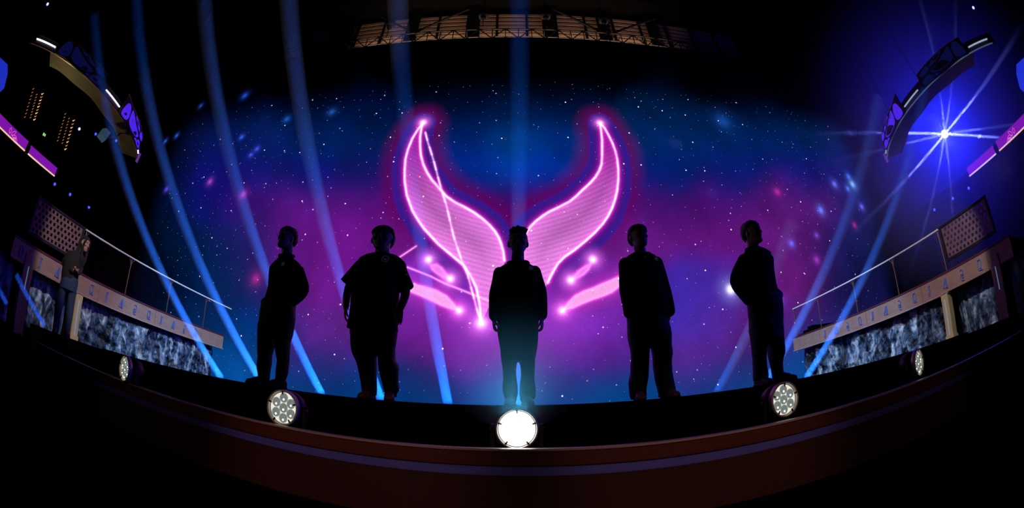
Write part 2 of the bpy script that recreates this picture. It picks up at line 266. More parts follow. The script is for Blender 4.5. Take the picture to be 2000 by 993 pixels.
def strip_band(y0, y1, z0, z1, name, m, x0=-7.0, x1=6.2):
    bm = bmesh.new()
    P = [(x0, edge_y(x0, y0)), (x1, edge_y(x1, y0)), (x1, edge_y(x1, y1)), (x0, edge_y(x0, y1))]
    prism(bm, P, lambda p: (p[0], p[1], z0), lambda p: (p[0], p[1], z1))
    bmesh.ops.bevel(bm, geom=[e for e in bm.edges], offset=min(0.006, (z1 - z0) / 4), segments=2, affect='EDGES')
    return obj(name, bm, m, lipt)
strip_band(2.44, 2.52, -0.275, -0.262, 'lip_cap', M['lip'])
strip_band(2.455, 2.52, -0.365, -0.275, 'lip_fascia', M['brown'])
strip_band(2.485, 2.52, -0.372, -0.365, 'shadow_gap', M['black'])
strip_band(2.45, 2.52, -0.425, -0.372, 'step_strip', M['strip'])
strip_band(2.46, 2.52, -0.74, -0.425, 'lower_fascia', mat('dark_brown_lower_board', (0.06, 0.016, 0.014), 0.8))
strip_band(2.47, 2.52, -1.25, -0.74, 'base_board', M['black'])
strip_band(2.52, 3.24, -0.40, -0.33, 'lamp_trough', M['black'])

# ------------------------------------------------------------------ LED wall with its picture
def poly_sd(px, pz, poly):
    n = len(poly); d = np.full(px.shape, 1e9); ins = np.zeros(px.shape, bool)
    for i in range(n):
        ax, az = poly[i]; bx, bz = poly[(i + 1) % n]
        ex, ez = bx - ax, bz - az; L = ex * ex + ez * ez + 1e-12
        t = np.clip(((px - ax) * ex + (pz - az) * ez) / L, 0, 1)
        d = np.minimum(d, np.hypot(px - ax - t * ex, pz - az - t * ez))
        c = (az > pz) != (bz > pz)
        ins ^= c & (px < (bx - ax) * (pz - az) / (bz - az + 1e-12) + ax)
    return np.where(ins, -d, d)
def line_d(px, pz, L):
    d = np.full(px.shape, 1e9)
    for (ax, az), (bx, bz) in zip(L[:-1], L[1:]):
        ex, ez = bx - ax, bz - az; t = np.clip(((px - ax) * ex + (pz - az) * ez) / (ex * ex + ez * ez + 1e-12), 0, 1)
        d = np.minimum(d, np.hypot(px - ax - t * ex, pz - az - t * ez))
    return d
def lin(c):
    c = np.asarray(c, float) / 255; return np.where(c <= 0.04045, c / 12.92, ((c + 0.055) / 1.055) ** 2.4)
def smoothstep(a, b, x):
    t = np.clip((x - a) / (b - a), 0, 1); return t * t * (3 - 2 * t)
def vnoise(x, z, seed, f):
    g = np.random.default_rng(seed); s = np.zeros(x.shape); amp = 1; tot = 0
    for o in range(5):
        for k in range(3):
            a = g.uniform(0, 6.28); ph = g.uniform(0, 6.28); wx = g.uniform(-1, 1) * 0.8; wz = g.uniform(-1, 1) * 0.8
            s += amp * np.sin(f * (x * math.cos(a) + z * math.sin(a)) + ph + 1.6 * np.sin(f * 0.7 * (x * wx + z * wz) + ph * 2)) / 3
        tot += amp; amp *= 0.6; f *= 1.9
    return s / tot
XW, ZT, YS = 17.5, 14.2, 12.0
xs = np.unique(np.round(np.concatenate([np.arange(-XW, -4.6, 0.06), np.arange(-4.6, 4.6, 0.02), np.arange(4.6, XW + .01, 0.06)]), 4))
zs = np.unique(np.round(np.concatenate([np.arange(0, 1.5, 0.05), np.arange(1.5, 10.4, 0.022), np.arange(10.4, ZT + .01, 0.06)]), 4))
X, Z = np.meshgrid(xs, zs); nx, nz = len(xs), len(zs)
xf, zf = X.ravel(), Z.ravel()
# nebula, low samples with blue floor haze painted in: interpolated colours given in metres on the wall
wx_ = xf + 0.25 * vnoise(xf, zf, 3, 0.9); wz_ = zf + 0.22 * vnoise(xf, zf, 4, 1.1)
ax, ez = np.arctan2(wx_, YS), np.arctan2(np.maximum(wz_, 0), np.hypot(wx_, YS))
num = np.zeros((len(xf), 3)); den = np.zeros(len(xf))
for (sx, sz, r_, g_, b_) in NEB_HAZE:
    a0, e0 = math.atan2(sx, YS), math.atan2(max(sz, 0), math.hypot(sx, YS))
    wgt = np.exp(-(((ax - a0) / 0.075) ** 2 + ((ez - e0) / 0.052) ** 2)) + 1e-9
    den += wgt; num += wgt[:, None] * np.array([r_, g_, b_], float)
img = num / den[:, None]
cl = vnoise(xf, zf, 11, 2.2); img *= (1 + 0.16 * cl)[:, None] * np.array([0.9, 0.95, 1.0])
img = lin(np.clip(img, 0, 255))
img *= smoothstep(12.4, 10.2, zf + 0.35 * vnoise(xf, zf, 5, 1.3))[:, None] * 0.95 + 0.05
img *= (1 - smoothstep(15.2, 16.9, np.abs(xf)))[:, None]
# the glowing horned figure
hl, hr = poly_sd(xf, zf, HORN_L), poly_sd(xf, zf, HORN_R)
h = np.minimum(hl, hr)
wob = 0.06 * vnoise(xf, zf, 21, 3.0)
def over(c, a):
    global img
    img = img * (1 - a[:, None]) + lin(c) * a[:, None]
zfac = smoothstep(2.5, 4.5, zf)
over((100, 0, 88), 0.7 * (1 - smoothstep(0.35, 1.15, h + wob * 2)) * smoothstep(3.0, 6.5, zf))
over((70, 20, 130), 0.8 * (1 - smoothstep(0.22, 0.42, h + wob)) * zfac)
over((25, 28, 150), 0.75 * np.exp(-((h + wob - 0.36) / 0.10) ** 2) * zfac * (h > 0))
over((140, 20, 160), 0.75 * (1 - smoothstep(0.02, 0.26, h)))
wide = np.hypot((xf - 0.0) / 2.3, (zf - 2.6) / 1.9)
over((170, 50, 205), 0.5 * np.exp(-wide ** 2 * 1.5))
ins = smoothstep(0.01, -0.02, h)
tz = smoothstep(8.8, 4.2, zf)
fill = lin((175, 35, 175))[None] * (1 - tz)[:, None] + lin((250, 140, 245))[None] * tz[:, None]
ph = 40 * (zf - 0.22 * np.abs(xf) - 0.045 * xf ** 2 + 0.08 * np.sin(zf * 1.3))
fill = fill * (0.86 + 0.10 * np.sin(ph))[:, None] * (1 - 0.34 * smoothstep(-0.05, -0.75, h) * smoothstep(3.4, 5.0, zf))[:, None] * (1 + 0.12 * vnoise(xf, zf, 31, 2.5))[:, None]
img = img * (1 - ins)[:, None] + fill * ins[:, None]
dark = np.minimum(poly_sd(xf, zf, EYE_L), poly_sd(xf, zf, EYE_R))
over((120, 40, 170), 0.55 * (1 - smoothstep(0.15, 0.6, dark)) * (h > 0))
cheek = np.minimum(poly_sd(xf, zf, CHEEK_L), poly_sd(xf, zf, CHEEK_R))
over((215, 60, 205), 0.6 * np.exp(-np.maximum(cheek, 0) / 0.22))
over((250, 165, 235), smoothstep(0.02, -0.02, cheek))
over((235, 130, 230), smoothstep(0.02, -0.02, dark) * 0.95)
for L in EDGE:
    d = line_d(xf, zf, L); jit = 0.8 + 0.35 * vnoise(xf, zf, 41, 6)
    img += lin((255, 60, 215))[None] * (0.75 * jit * np.exp(-(d / 0.075) ** 2))[:, None] + lin((255, 225, 255))[None] * (1.7 * jit * np.exp(-(d / 0.030) ** 2))[:, None]
for i, L in enumerate(DASH):
    d = line_d(xf, zf, L); dash = (0.45 + 0.55 * (np.sin(zf * 10) > -0.3))
    img += lin((255, 90, 220))[None] * (0.6 * dash * np.exp(-(d / 0.05) ** 2))[:, None] + lin((255, 225, 255))[None] * (1.3 * dash * np.exp(-(d / 0.022) ** 2))[:, None]
for L in THIN + BRIGHT:
    d = line_d(xf, zf, L); img += lin((255, 110, 225))[None] * (0.55 * np.exp(-(d / 0.04) ** 2))[:, None] + lin((255, 210, 250))[None] * (0.5 * np.exp(-(d / 0.018) ** 2))[:, None]
for L in (CHEEK_L, CHEEK_R, EYE_L, EYE_R):
    d = line_d(xf, zf, L + L[:1]); img += lin((255, 100, 220))[None] * (0.5 * np.exp(-(d / 0.05) ** 2))[:, None]
for (x0, z0), r0 in DOTS:
    d = np.hypot(xf - x0, zf - z0)
    img += lin((255, 120, 235))[None] * (0.7 * np.exp(-(d / (r0 * 1.9)) ** 2))[:, None] + lin((255, 235, 255))[None] * (1.2 * np.exp(-(d / (r0 * 0.75)) ** 2))[:, None]
for x0, z0, r_, g_, b_, s0 in GAL:
    d = np.hypot(xf - x0, (zf - z0)); img += lin((r_, g_, b_))[None] * (np.exp(-(d / s0) ** 2) + 0.35 * np.exp(-(d / (s0 * 2.2)) ** 2))[:, None]
x0, z0 = GAL[13][0], GAL[13][1]
d = np.hypot(xf - x0, zf - z0); over((20, 50, 190), 0.5 * np.exp(-(d / 0.55) ** 2)); img += lin((255, 240, 255))[None] * np.exp(-(d / 0.13) ** 2)[:, None]
img = np.clip(img, 0, 1.6)

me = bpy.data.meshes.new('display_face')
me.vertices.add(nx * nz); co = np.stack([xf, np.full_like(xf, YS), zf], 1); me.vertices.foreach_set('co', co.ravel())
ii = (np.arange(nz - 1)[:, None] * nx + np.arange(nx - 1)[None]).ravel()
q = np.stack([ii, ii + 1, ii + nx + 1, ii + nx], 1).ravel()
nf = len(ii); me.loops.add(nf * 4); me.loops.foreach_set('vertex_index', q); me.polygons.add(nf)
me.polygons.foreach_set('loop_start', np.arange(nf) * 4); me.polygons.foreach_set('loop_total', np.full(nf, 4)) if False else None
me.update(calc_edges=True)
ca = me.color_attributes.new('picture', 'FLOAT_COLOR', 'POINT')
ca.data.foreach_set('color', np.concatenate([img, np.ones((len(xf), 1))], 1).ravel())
ms = bpy.data.materials.new('led_wall_picture'); ms.use_nodes = True; nt = ms.node_tree
b = nt.nodes['Principled BSDF']; b.inputs['Base Color'].default_value = (0.004, 0.004, 0.004, 1); b.inputs['Roughness'].default_value = 0.8
b.inputs['Specular IOR Level'].default_value = 0.1
at = nt.nodes.new('ShaderNodeAttribute'); at.attribute_name = 'picture'
tc = nt.nodes.new('ShaderNodeTexCoord')
def math_node(op, a=None, b_=None, v=None):
    n = nt.nodes.new('ShaderNodeMath'); n.operation = op
    if a is not None: nt.links.new(a, n.inputs[0])
    if b_ is not None: nt.links.new(b_, n.inputs[1])
    if v is not None: n.inputs[1].default_value = v
    return n.outputs[0]
def starlayer(scale, size, thresh, col, gain):
    v = nt.nodes.new('ShaderNodeTexVoronoi'); v.voronoi_dimensions = '2D'; v.inputs['Scale'].default_value = scale
    sx_ = nt.nodes.new('ShaderNodeSeparateXYZ'); cx_ = nt.nodes.new('ShaderNodeCombineXYZ'); nt.links.new(tc.outputs['Object'], sx_.inputs[0])
    nt.links.new(sx_.outputs[0], cx_.inputs[0]); nt.links.new(sx_.outputs[2], cx_.inputs[1])
    mp = nt.nodes.new('ShaderNodeMapping'); mp.inputs['Location'].default_value = (scale * 1.37, 0.7, 0)
    nt.links.new(cx_.outputs[0], mp.inputs[0]); nt.links.new(mp.outputs[0], v.inputs['Vector'])
    near = math_node('LESS_THAN', v.outputs['Distance'], None, size)
    sep = nt.nodes.new('ShaderNodeSeparateColor'); nt.links.new(v.outputs['Color'], sep.inputs[0])
    pick = math_node('GREATER_THAN', sep.outputs[0], None, thresh)
    g = math_node('MULTIPLY', math_node('MULTIPLY', near, pick), sep.outputs[1])
    mx = nt.nodes.new('ShaderNodeMix'); mx.data_type = 'RGBA'; mx.blend_type = 'MIX'
    mx.inputs['A'].default_value = (0, 0, 0, 1); mx.inputs['B'].default_value = (*[c * gain for c in col], 1)
    nt.links.new(g, mx.inputs['Factor']); return mx.outputs['Result']
def add_col(a, b_):
    n = nt.nodes.new('ShaderNodeMix'); n.data_type = 'RGBA'; n.blend_type = 'ADD'; n.inputs['Factor'].default_value = 1
    nt.links.new(a, n.inputs['A']); nt.links.new(b_, n.inputs['B']); return n.outputs['Result']
sky_mask = math_node('LESS_THAN', None, None, 11.6)
sepx = nt.nodes.new('ShaderNodeSeparateXYZ'); nt.links.new(tc.outputs['Object'], sepx.inputs[0])
nt.links.new(sepx.outputs[2], sky_mask.node.inputs[0])
xm = math_node('LESS_THAN', math_node('ABSOLUTE', sepx.outputs[0]), None, 15.3)
stars = add_col(add_col(starlayer(1.35, 0.022, 0.5, (0.9, 0.75, 1.0), 1.0), starlayer(2.3, 0.026, 0.3, (0.5, 0.45, 0.9), 0.8)), starlayer(0.8, 0.019, 0.2, (1.0, 0.85, 1.0), 1.8))
msk = nt.nodes.new('ShaderNodeMix'); msk.data_type = 'RGBA'; msk.blend_type = 'MULTIPLY'; msk.inputs['Factor'].default_value = 1
cmb = nt.nodes.new('ShaderNodeCombineColor'); mk = math_node('MULTIPLY', sky_mask, xm)
for k in range(3): nt.links.new(mk, cmb.inputs[k])
nt.links.new(stars, msk.inputs['A']); nt.links.new(cmb.outputs[0], msk.inputs['B'])
ns = nt.nodes.new('ShaderNodeTexNoise'); ns.inputs['Scale'].default_value = 14; ns.inputs['Detail'].default_value = 6; ns.inputs['Roughness'].default_value = 0.9
mr = nt.nodes.new('ShaderNodeMapRange'); mr.inputs[1].default_value = 0.2; mr.inputs[2].default_value = 0.8; mr.inputs[3].default_value = 0.72; mr.inputs[4].default_value = 1.28
nt.links.new(tc.outputs['Object'], ns.inputs['Vector']); nt.links.new(ns.outputs['Fac'], mr.inputs[0])
gr = nt.nodes.new('ShaderNodeMix'); gr.data_type = 'RGBA'; gr.blend_type = 'MULTIPLY'; gr.inputs['Factor'].default_value = 1
nt.links.new(at.outputs['Color'], gr.inputs['A']); nt.links.new(mr.outputs[0], gr.inputs['B'])
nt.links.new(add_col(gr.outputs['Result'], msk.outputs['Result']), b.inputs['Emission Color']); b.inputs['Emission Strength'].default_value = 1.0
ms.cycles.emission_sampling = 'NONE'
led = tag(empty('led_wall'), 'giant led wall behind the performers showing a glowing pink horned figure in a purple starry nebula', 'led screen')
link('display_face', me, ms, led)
bm = bmesh.new(); box(bm, (-XW, YS + 0.02, 0), (XW, YS + 0.18, ZT)); obj('cabinet_backing', bm, M['black'], led)
bm = bmesh.new()
for z0 in (-0.02, ZT): box(bm, (-XW - 0.05, YS - 0.03, z0), (XW + 0.05, YS + 0.2, z0 + 0.06))
for x0 in (-XW - 0.05, XW): box(bm, (x0, YS - 0.03, 0), (x0 + 0.05, YS + 0.2, ZT))
obj('screen_frame', bm, M['blackmetal'], led)

# ------------------------------------------------------------------ amber louvres and lighting truss above the wall
lv = tag(empty('louvre_wall'), 'row of dim amber lit louvres high above the led wall', 'louvre wall')
for k in range(7):
    bm = bmesh.new(); z0 = 16.1 + k * 0.33
    box(bm, (-12.5, 13.6, z0), (12.5, 13.66, z0 + 0.2)); obj('slat', bm, M['louvre'], lv)
bm = bmesh.new()
for x in np.arange(-12.5, 12.6, 1.47):
    box(bm, (x - 0.06, 13.5, 15.9), (x + 0.06, 13.56, 18.5))
for x in (-8.6, -5.0, -1.9, 1.8, 4.6, 7.3): box(bm, (x - 0.3, 13.35, 15.9), (x + 0.3, 13.5, 18.5))
obj('mullion', bm, M['black'], lv)
tr = tag(empty('lighting_truss'), 'long dark lighting truss with crossed bracing across the top of the led wall', 'lighting truss')
bm = bmesh.new(); TZ = (15.15, 15.85); TY = (12.7, 13.2)
for z in TZ:
    for y in TY: tube(bm, [(-13.5, y, z), (13.5, y, z)], 0.045, 8)
obj('chord', bm, M['truss'], tr)
bm = bmesh.new(); x = -13.5; k = 0
while x < 13.4:
    for y in TY:
        a, c = (TZ[0], TZ[1]) if k % 2 else (TZ[1], TZ[0])
        tube(bm, [(x, y, a), (x + 0.6, y, c)], 0.026, 6)
    tube(bm, [(x, TY[0], TZ[k % 2]), (x, TY[1], TZ[k % 2])], 0.022, 6); tube(bm, [(x, TY[0], TZ[0]), (x, TY[0], TZ[1])], 0.022, 6)
    x += 0.6; k += 1
obj('bracing', bm, M['truss'], tr)
for xx, xe in ((-6.6, -4.6), (-2.1, -4.6), (2.0, 4.2), (7.3, 4.7)):
    bm = bmesh.new(); tube(bm, [(xe, 12.7, 15.85), (xx, 12.7, 17.6)], 0.06, 8); obj('diagonal_strut', bm, M['truss'], tr)
hm = empty('hoist_motor', (0, 12.6, 17.0)); tag(hm, 'x', 'hoist')
bm = bmesh.new(); box(bm, (-0.22, -0.2, -0.25), (0.22, 0.2, 0.25), 0.04); ellipsoid(bm, (0, 0, -0.3), (0.13, 0.13, 0.13)); obj('motor_body', bm, M['truss'], hm)
bm = bmesh.new(); tube(bm, [(0, 0, 2.4), (0, 0, -1.1)], 0.02, 6); obj('chain', bm, M['truss'], hm)
for i, (x, z, l) in enumerate(((-5.9, 16.7, 'dark chain hoist over the truss at its left end'), (-1.35, 17.0, 'dark chain hoist above the truss just left of the middle beam'), (1.6, 17.0, 'dark chain hoist above the truss just right of the middle beam'), (4.4, 16.9, 'dark chain hoist above the truss well right of the middle'))):
    o = hm if i == 0 else copy_tree(hm); o.location = (x, 12.6, z); tag(o, l, 'hoist', 'chain hoists above the truss')

# ------------------------------------------------------------------ side galleries (wings)
def glyph_strokes(k):
    # hooked square, double stroke, split triangle, hooked two: (u along board, v up), unit about 0.2
    return [
        [[(-.30, .85), (-.42, .35), (-.45, -.55), (-.30, -.85), (.15, -.80), (.62, -.98)], [(-.38, .95), (.42, .95), (.46, .1), (.42, -.55), (.62, -.95)], [(-.05, -.42), (.25, -.50), (.45, -.75)]],
        [[(-.15, .95), (-.12, .1), (-.22, -.6), (-.48, -.95)], [(.12, .95), (.18, -.3), (.10, -1.05)], [(-.25, .95), (.42, .9)]],
        [[(.18, 1.0), (-.68, -.75), (.55, -.95), (.40, .95)], [(-.02, .55), (.08, -.78)], [(.18, 1.0), (.34, -.9)]],
        [[(-.35, .85), (.05, 1.0), (.38, .6), (.28, .05), (-.1, -.2), (-.12, -.5), (.22, -.55), (.3, -.2)], [(.28, .05), (-.45, .1), (-.5, -.55)], [(-.5, -.62), (-.3, -.95), (.35, -1.05)]]][k]
def make_glyph(k, side, y, parent):
    bm = bmesh.new(); s = 0.105
    for st_ in glyph_strokes(k):
        # reading direction runs with the picture: left wall reads from near to far, right wall from far to near
        P = [(side * 8.40 - side * 0.012, y + (-side) * u * s * 0.95, 1.085 + v * s) for u, v in st_]
        tube(bm, P, 0.0105, 6)
    return obj('carved_glyph', bm, M['groove'], parent)
def rock_wall(side, y0, y1, xb, z0, z1, seed, label, amp=0.28):
    ny, nz_ = int((y1 - y0) / 0.022), int((z1 - z0) / 0.022)
    Yv, Zv = np.meshgrid(np.linspace(y0, y1, ny), np.linspace(z0, z1, nz_)); y, z = Yv.ravel(), Zv.ravel()
    u, v = y + 0.35 * z, z * 0.8
    def ridged(f, sd): return 1 - np.abs(vnoise(u, v, sd, f)) * 2.2
    d = amp * 0.75 * vnoise(u, v, seed, 2.0) + amp * 0.45 * ridged(4.2, seed + 1) + amp * 0.18 * ridged(9.5, seed + 2) + amp * 0.09 * ridged(24, seed + 3) + 0.012 * ridged(60, seed + 4)
    edge = smoothstep(0, 0.25, y - y0) * smoothstep(0, 0.25, y1 - y)
    d = d * (0.35 + 0.65 * edge); top = smoothstep(z1, z1 - 0.15, z)
    x = side * (xb - np.clip(d, -0.05, 0.42) * (0.3 + 0.7 * top) * 1.0)
    me = bpy.data.meshes.new('rock_face'); front = np.stack([x, y, z], 1); back = np.stack([np.full_like(x, side * (xb + 0.25)), y, z], 1)
    n = ny * nz_; i = (np.arange(nz_ - 1)[:, None] * ny + np.arange(ny - 1)[None]).ravel()
    F = np.stack([i, i + 1, i + ny + 1, i + ny], 1); B = F[:, ::-1] + n
    S = []
    for a in range(ny - 1): S.append((a + 1, a, a + n, a + 1 + n)); t = (nz_ - 1) * ny + a; S.append((t, t + 1, t + 1 + n, t + n))
    for a in range(nz_ - 1): p_ = a * ny; S.append((p_, p_ + ny, p_ + ny + n, p_ + n)); p_ += ny - 1; S.append((p_ + ny, p_, p_ + n, p_ + ny + n))
    me.from_pydata(np.concatenate([front, back]).tolist(), [], np.concatenate([F, B, np.array(S)]).tolist()); me.shade_smooth()
    return tag(link('rock_face', me, M['rock']), label, 'rock face')
mr_ = bpy.data.materials.new('veined_blue_grey_rock'); mr_.use_nodes = True; nt = mr_.node_tree; b = nt.nodes['Principled BSDF']
tc2 = nt.nodes.new('ShaderNodeTexCoord'); mp = nt.nodes.new('ShaderNodeMapping'); mp.inputs['Scale'].default_value = (1, 1.5, 0.5); mp.inputs['Rotation'].default_value = (0.5, 0, 0)
n1 = nt.nodes.new('ShaderNodeTexNoise'); n1.inputs['Scale'].default_value = 2.1; n1.inputs['Detail'].default_value = 12; n1.inputs['Roughness'].default_value = 0.68; n1.inputs['Distortion'].default_value = 1.6
n2 = nt.nodes.new('ShaderNodeTexNoise'); n2.inputs['Scale'].default_value = 1.4; n2.inputs['Detail'].default_value = 3
rp = nt.nodes.new('ShaderNodeValToRGB'); e = rp.color_ramp.elements
e[0].position = 0.42; e[0].color = (0.004, 0.008, 0.018, 1); e[1].position = 0.66; e[1].color = (0.66, 0.84, 0.98, 1)
k_ = rp.color_ramp.elements.new(0.52); k_.color = (0.06, 0.13, 0.26, 1)
mxr = nt.nodes.new('ShaderNodeMath'); mxr.operation = 'ADD'; ms1 = nt.nodes.new('ShaderNodeMath'); ms1.operation = 'MULTIPLY_ADD'; ms1.inputs[1].default_value = 0.45; ms1.inputs[2].default_value = -0.22
nt.links.new(tc2.outputs['Object'], mp.inputs[0]); nt.links.new(mp.outputs[0], n1.inputs['Vector']); nt.links.new(mp.outputs[0], n2.inputs['Vector'])
nt.links.new(n2.outputs['Fac'], ms1.inputs[0]); nt.links.new(n1.outputs['Fac'], mxr.inputs[0]); nt.links.new(ms1.outputs[0], mxr.inputs[1])
nt.links.new(mxr.outputs[0], rp.inputs[0]); nt.links.new(rp.outputs[0], b.inputs['Base Color']); b.inputs['Roughness'].default_value = 0.45
bp = nt.nodes.new('ShaderNodeBump'); bp.inputs['Strength'].default_value = 0.9; bp.inputs['Distance'].default_value = 0.05
nt.links.new(n1.outputs['Fac'], bp.inputs['Height']); nt.links.new(bp.outputs[0], b.inputs['Normal'])
M['rock'] = mr_

def clover(r, n=16):
    return [(r * (0.80 + 0.20 * math.cos(4 * t + math.pi)) * math.cos(t), r * (0.80 + 0.20 * math.cos(4 * t + math.pi)) * math.sin(t)) for t in (2 * math.pi * k / n for k in range(n))]
def perforated(side, parent):
    y0, y1, z0, z1 = 2.90, 4.28, 1.52, 2.13; nyc, nzc = 12, 6; cw, ch = (y1 - y0) / nyc, (z1 - z0) / nzc
    bm = bmesh.new()
    def P(y, z, d=0.0): return bm.verts.new((side * (8.40 + d), y, z))
    for j in range(nzc):
        off = 0.5 if j % 2 else 0.0
        cells = [(y0 + (i + off) * cw, y0 + (i + 1 + off) * cw) for i in range(nyc - (1 if off else 0))]
        if off:
            for a, c in ((y0, y0 + cw / 2), (y1 - cw / 2, y1)):
                bm.faces.new([P(a, z0 + j * ch), P(c, z0 + j * ch), P(c, z0 + (j + 1) * ch), P(a, z0 + (j + 1) * ch)])
        for a, c in cells:
            ym, zm = (a + c) / 2, z0 + (j + 0.5) * ch; hole = clover(0.043, 16); n = 16
            sq = []
            for k in range(n):
                t = 2 * math.pi * k / n; cx, sx = math.cos(t), math.sin(t); m_ = max(abs(cx), abs(sx)); sq.append((ym + cx / m_ * cw / 2, zm + sx / m_ * ch / 2))
            for d in (0.0, 0.008):
                o_ = [P(*q_, d) for q_ in sq]; h_ = [P(ym + u, zm + v_, d) for u, v_ in hole]
                for k in range(n): bm.faces.new((o_[k], o_[(k + 1) % n], h_[(k + 1) % n], h_[k]))
    obj('perforated_sheet', bm, M['perf'], parent)
    bm = bmesh.new()
    for a, c, zz0, zz1 in ((y0 - .06, y1 + .07, z0 - .06, z0), (y0 - .06, y1 + .07, z1, z1 + .05), (y0 - .06, y0, z0, z1), (y1, y1 + .07, z0, z1)):
        xa, xb_ = sorted((side * 8.38, side * 8.43)); box(bm, (xa, a, zz0), (xb_, c, zz1), 0.006)
    obj('panel_frame', bm, M['blackmetal'], parent)
def sx(side, a, c): return tuple(sorted((side * a, side * c)))
def wing(side):
    nm = 'left' if side < 0 else 'right'
    t = tag(empty('gallery_platform'), '%s raised gallery beside the stage, tan fascia board with blue carved glyphs' % ('left hand' if side < 0 else 'right hand'), 'gallery platform')
    ys = 2.55; ye = 10.6 if side > 0 else 10.2
    # the fascia board, in boards of four glyphs
    if side < 0: G = [(2.81, 0), (3.37, 1), (3.88, 2), (4.40, 3), (4.93, 0), (5.42, 1), (5.92, 2), (6.41, 3), (6.91, 0), (7.39, 1), (7.87, 2), (8.35, 3), (8.84, 0)]
    else: G = [(3.49, 0), (4.01, 3), (4.53, 2), (5.03, 1), (5.52, 0), (6.02, 3), (6.52, 2), (7.0, 1), (7.5, 0), (8.0, 3), (8.5, 2), (9.0, 1)]
    cuts = [ys, 5.17, 7.15, 9.12, ye] if side < 0 else [ys, 3.25, 5.27, 7.25, 9.25, ye]
    for a, c in zip(cuts[:-1], cuts[1:]):
        bm = bmesh.new(); xa, xb_ = sx(side, 8.40, 8.47); box(bm, (xa, a + .003, 0.91), (xb_, c - .003, 1.265), 0.004); bd = obj('fascia_board', bm, M['tan'], t)
        for y, k in G:
            if a <= y < c: make_glyph(k, side, y, bd)
    bm = bmesh.new(); xa, xb_ = sx(side, 8.385, 8.5); box(bm, (xa, ys, 1.27), (xb_, ye, 1.305), 0.004); obj('ledge_trim', bm, M['maroon'], t)
    bm = bmesh.new(); xa, xb_ = sx(side, 8.37, 8.5); box(bm, (xa, 4.5, 0.885), (xb_, ye, 0.908), 0.003); obj('lower_trim', bm, M['lip'], t)
    bm = bmesh.new(); xa, xb_ = sx(side, 8.47, 12.0); box(bm, (xa, ys, 1.12), (xb_, ye, 1.26)); obj('deck', bm, M['black'], t)
    bm = bmesh.new(); xa, xb_ = sx(side, 9.25, 12.0); box(bm, (xa, ys, -0.1), (xb_, ye, 1.12)); obj('understructure', bm, M['black'], t)
    if side > 0:
        for k in range(3):
            xa, xb_ = sx(side, 8.6, 9.6); bm = bmesh.new(); box(bm, (xa, 9.78 + k * 0.25, 1.26), (xb_, 10.02 + k * 0.25, 1.50 - k * 0.07)); obj('step', bm, M['black'], t)
    for y, w_ in ((4.62, 0.20), (3.08, 0.26)):
        bm = bmesh.new(); xa, xb_ = sx(side, 8.37, 8.60); box(bm, (xa, y - w_ / 2, -0.3), (xb_, y + w_ / 2, 0.91 if y > 4 else 1.13), 0.01); p_ = obj('pillar', bm, M['cream'] if y > 4 else M['tan'], t)
        bm = bmesh.new(); xa, xb_ = sx(side, 8.362, 8.372); box(bm, (xa, y - 0.010, 0.05 if y > 4 else 0.5), (xb_, y + 0.010, 0.78 if y > 4 else 0.92)); obj('light_slit', bm, M['slit'], p_)
        if y > 4:
            bm = bmesh.new(); xa, xb_ = sx(side, 8.35, 8.62); box(bm, (xa, y - w_ / 2 - .02, -0.1), (xb_, y + w_ / 2 + .02, 0.07), 0.008); obj('pillar_foot', bm, M['cream'], p_)
    nn = 'left' if side < 0 else 'right'
    rock_wall(side, 4.72, ye - 0.15, 8.75, -0.06, 0.90, 50 if side < 0 else 71, 'wide craggy %s rock face lit white and blue under the %s gallery board' % (('blue grey', 'left') if side < 0 else ('pale veined', 'right')))
    rock_wall(side, 3.2, 4.52, 8.95, -0.12, 0.95, 60 if side < 0 else 91, 'dark shadowed rock face between the two pillars of the %s gallery' % nn, 0.2)
    rock_wall(side, 1.4, 2.9, 8.95, -0.2, 1.0, 64 if side < 0 else 95, 'outermost small dark rock face past the last pillar of the %s gallery' % nn, 0.2)
    # railing
    r = tag(empty('railing'), 'glass railing with a bright handrail on top of the %s gallery' % nn, 'railing')
    yr = 10.4
    bm = bmesh.new(); tube(bm, [(side * 8.40, y, 2.15) for y in np.linspace(4.37, yr, 12)], 0.020, 8); obj('handrail', bm, M['railwhite'], r)
    for y in ([4.42, 6.0, 7.55, 9.15] + ([10.38] if side > 0 else [])):
        bm = bmesh.new(); tube(bm, [(side * 8.42, y, 1.306), (side * 8.42, y, 2.14)], 0.014 if y < 10 else 0.025, 8)
        for s2 in ((1,) if y < 4.5 else (-1, 1)):
            tube(bm, [(side * 8.42, y, 1.93), (side * 8.42, y + s2 * 0.018, 2.03), (side * 8.42, y + s2 * 0.055, 2.10), (side * 8.42, y + s2 * 0.11, 2.135)], [0.006, 0.010, 0.010, 0.006], 6)
        obj('post', bm, M['bronze'], r)
    pp = [4.5, 5.97, 7.52, 9.12, 10.35]
    for a, c in zip(pp[:-1], pp[1:]):
        bm = bmesh.new(); xa, xb_ = sx(side, 8.43, 8.442); box(bm, (xa, a + .04, 1.32), (xb_, c - .03, 2.10)); obj('glass_pane', bm, M['glass'], r)
    pn = tag(empty('perforated_panel'), 'bronze panel pierced with rows of clover holes at the near end of the %s gallery' % nn, 'perforated panel')
    perforated(side, pn)
for s in (-1, 1): wing(s)
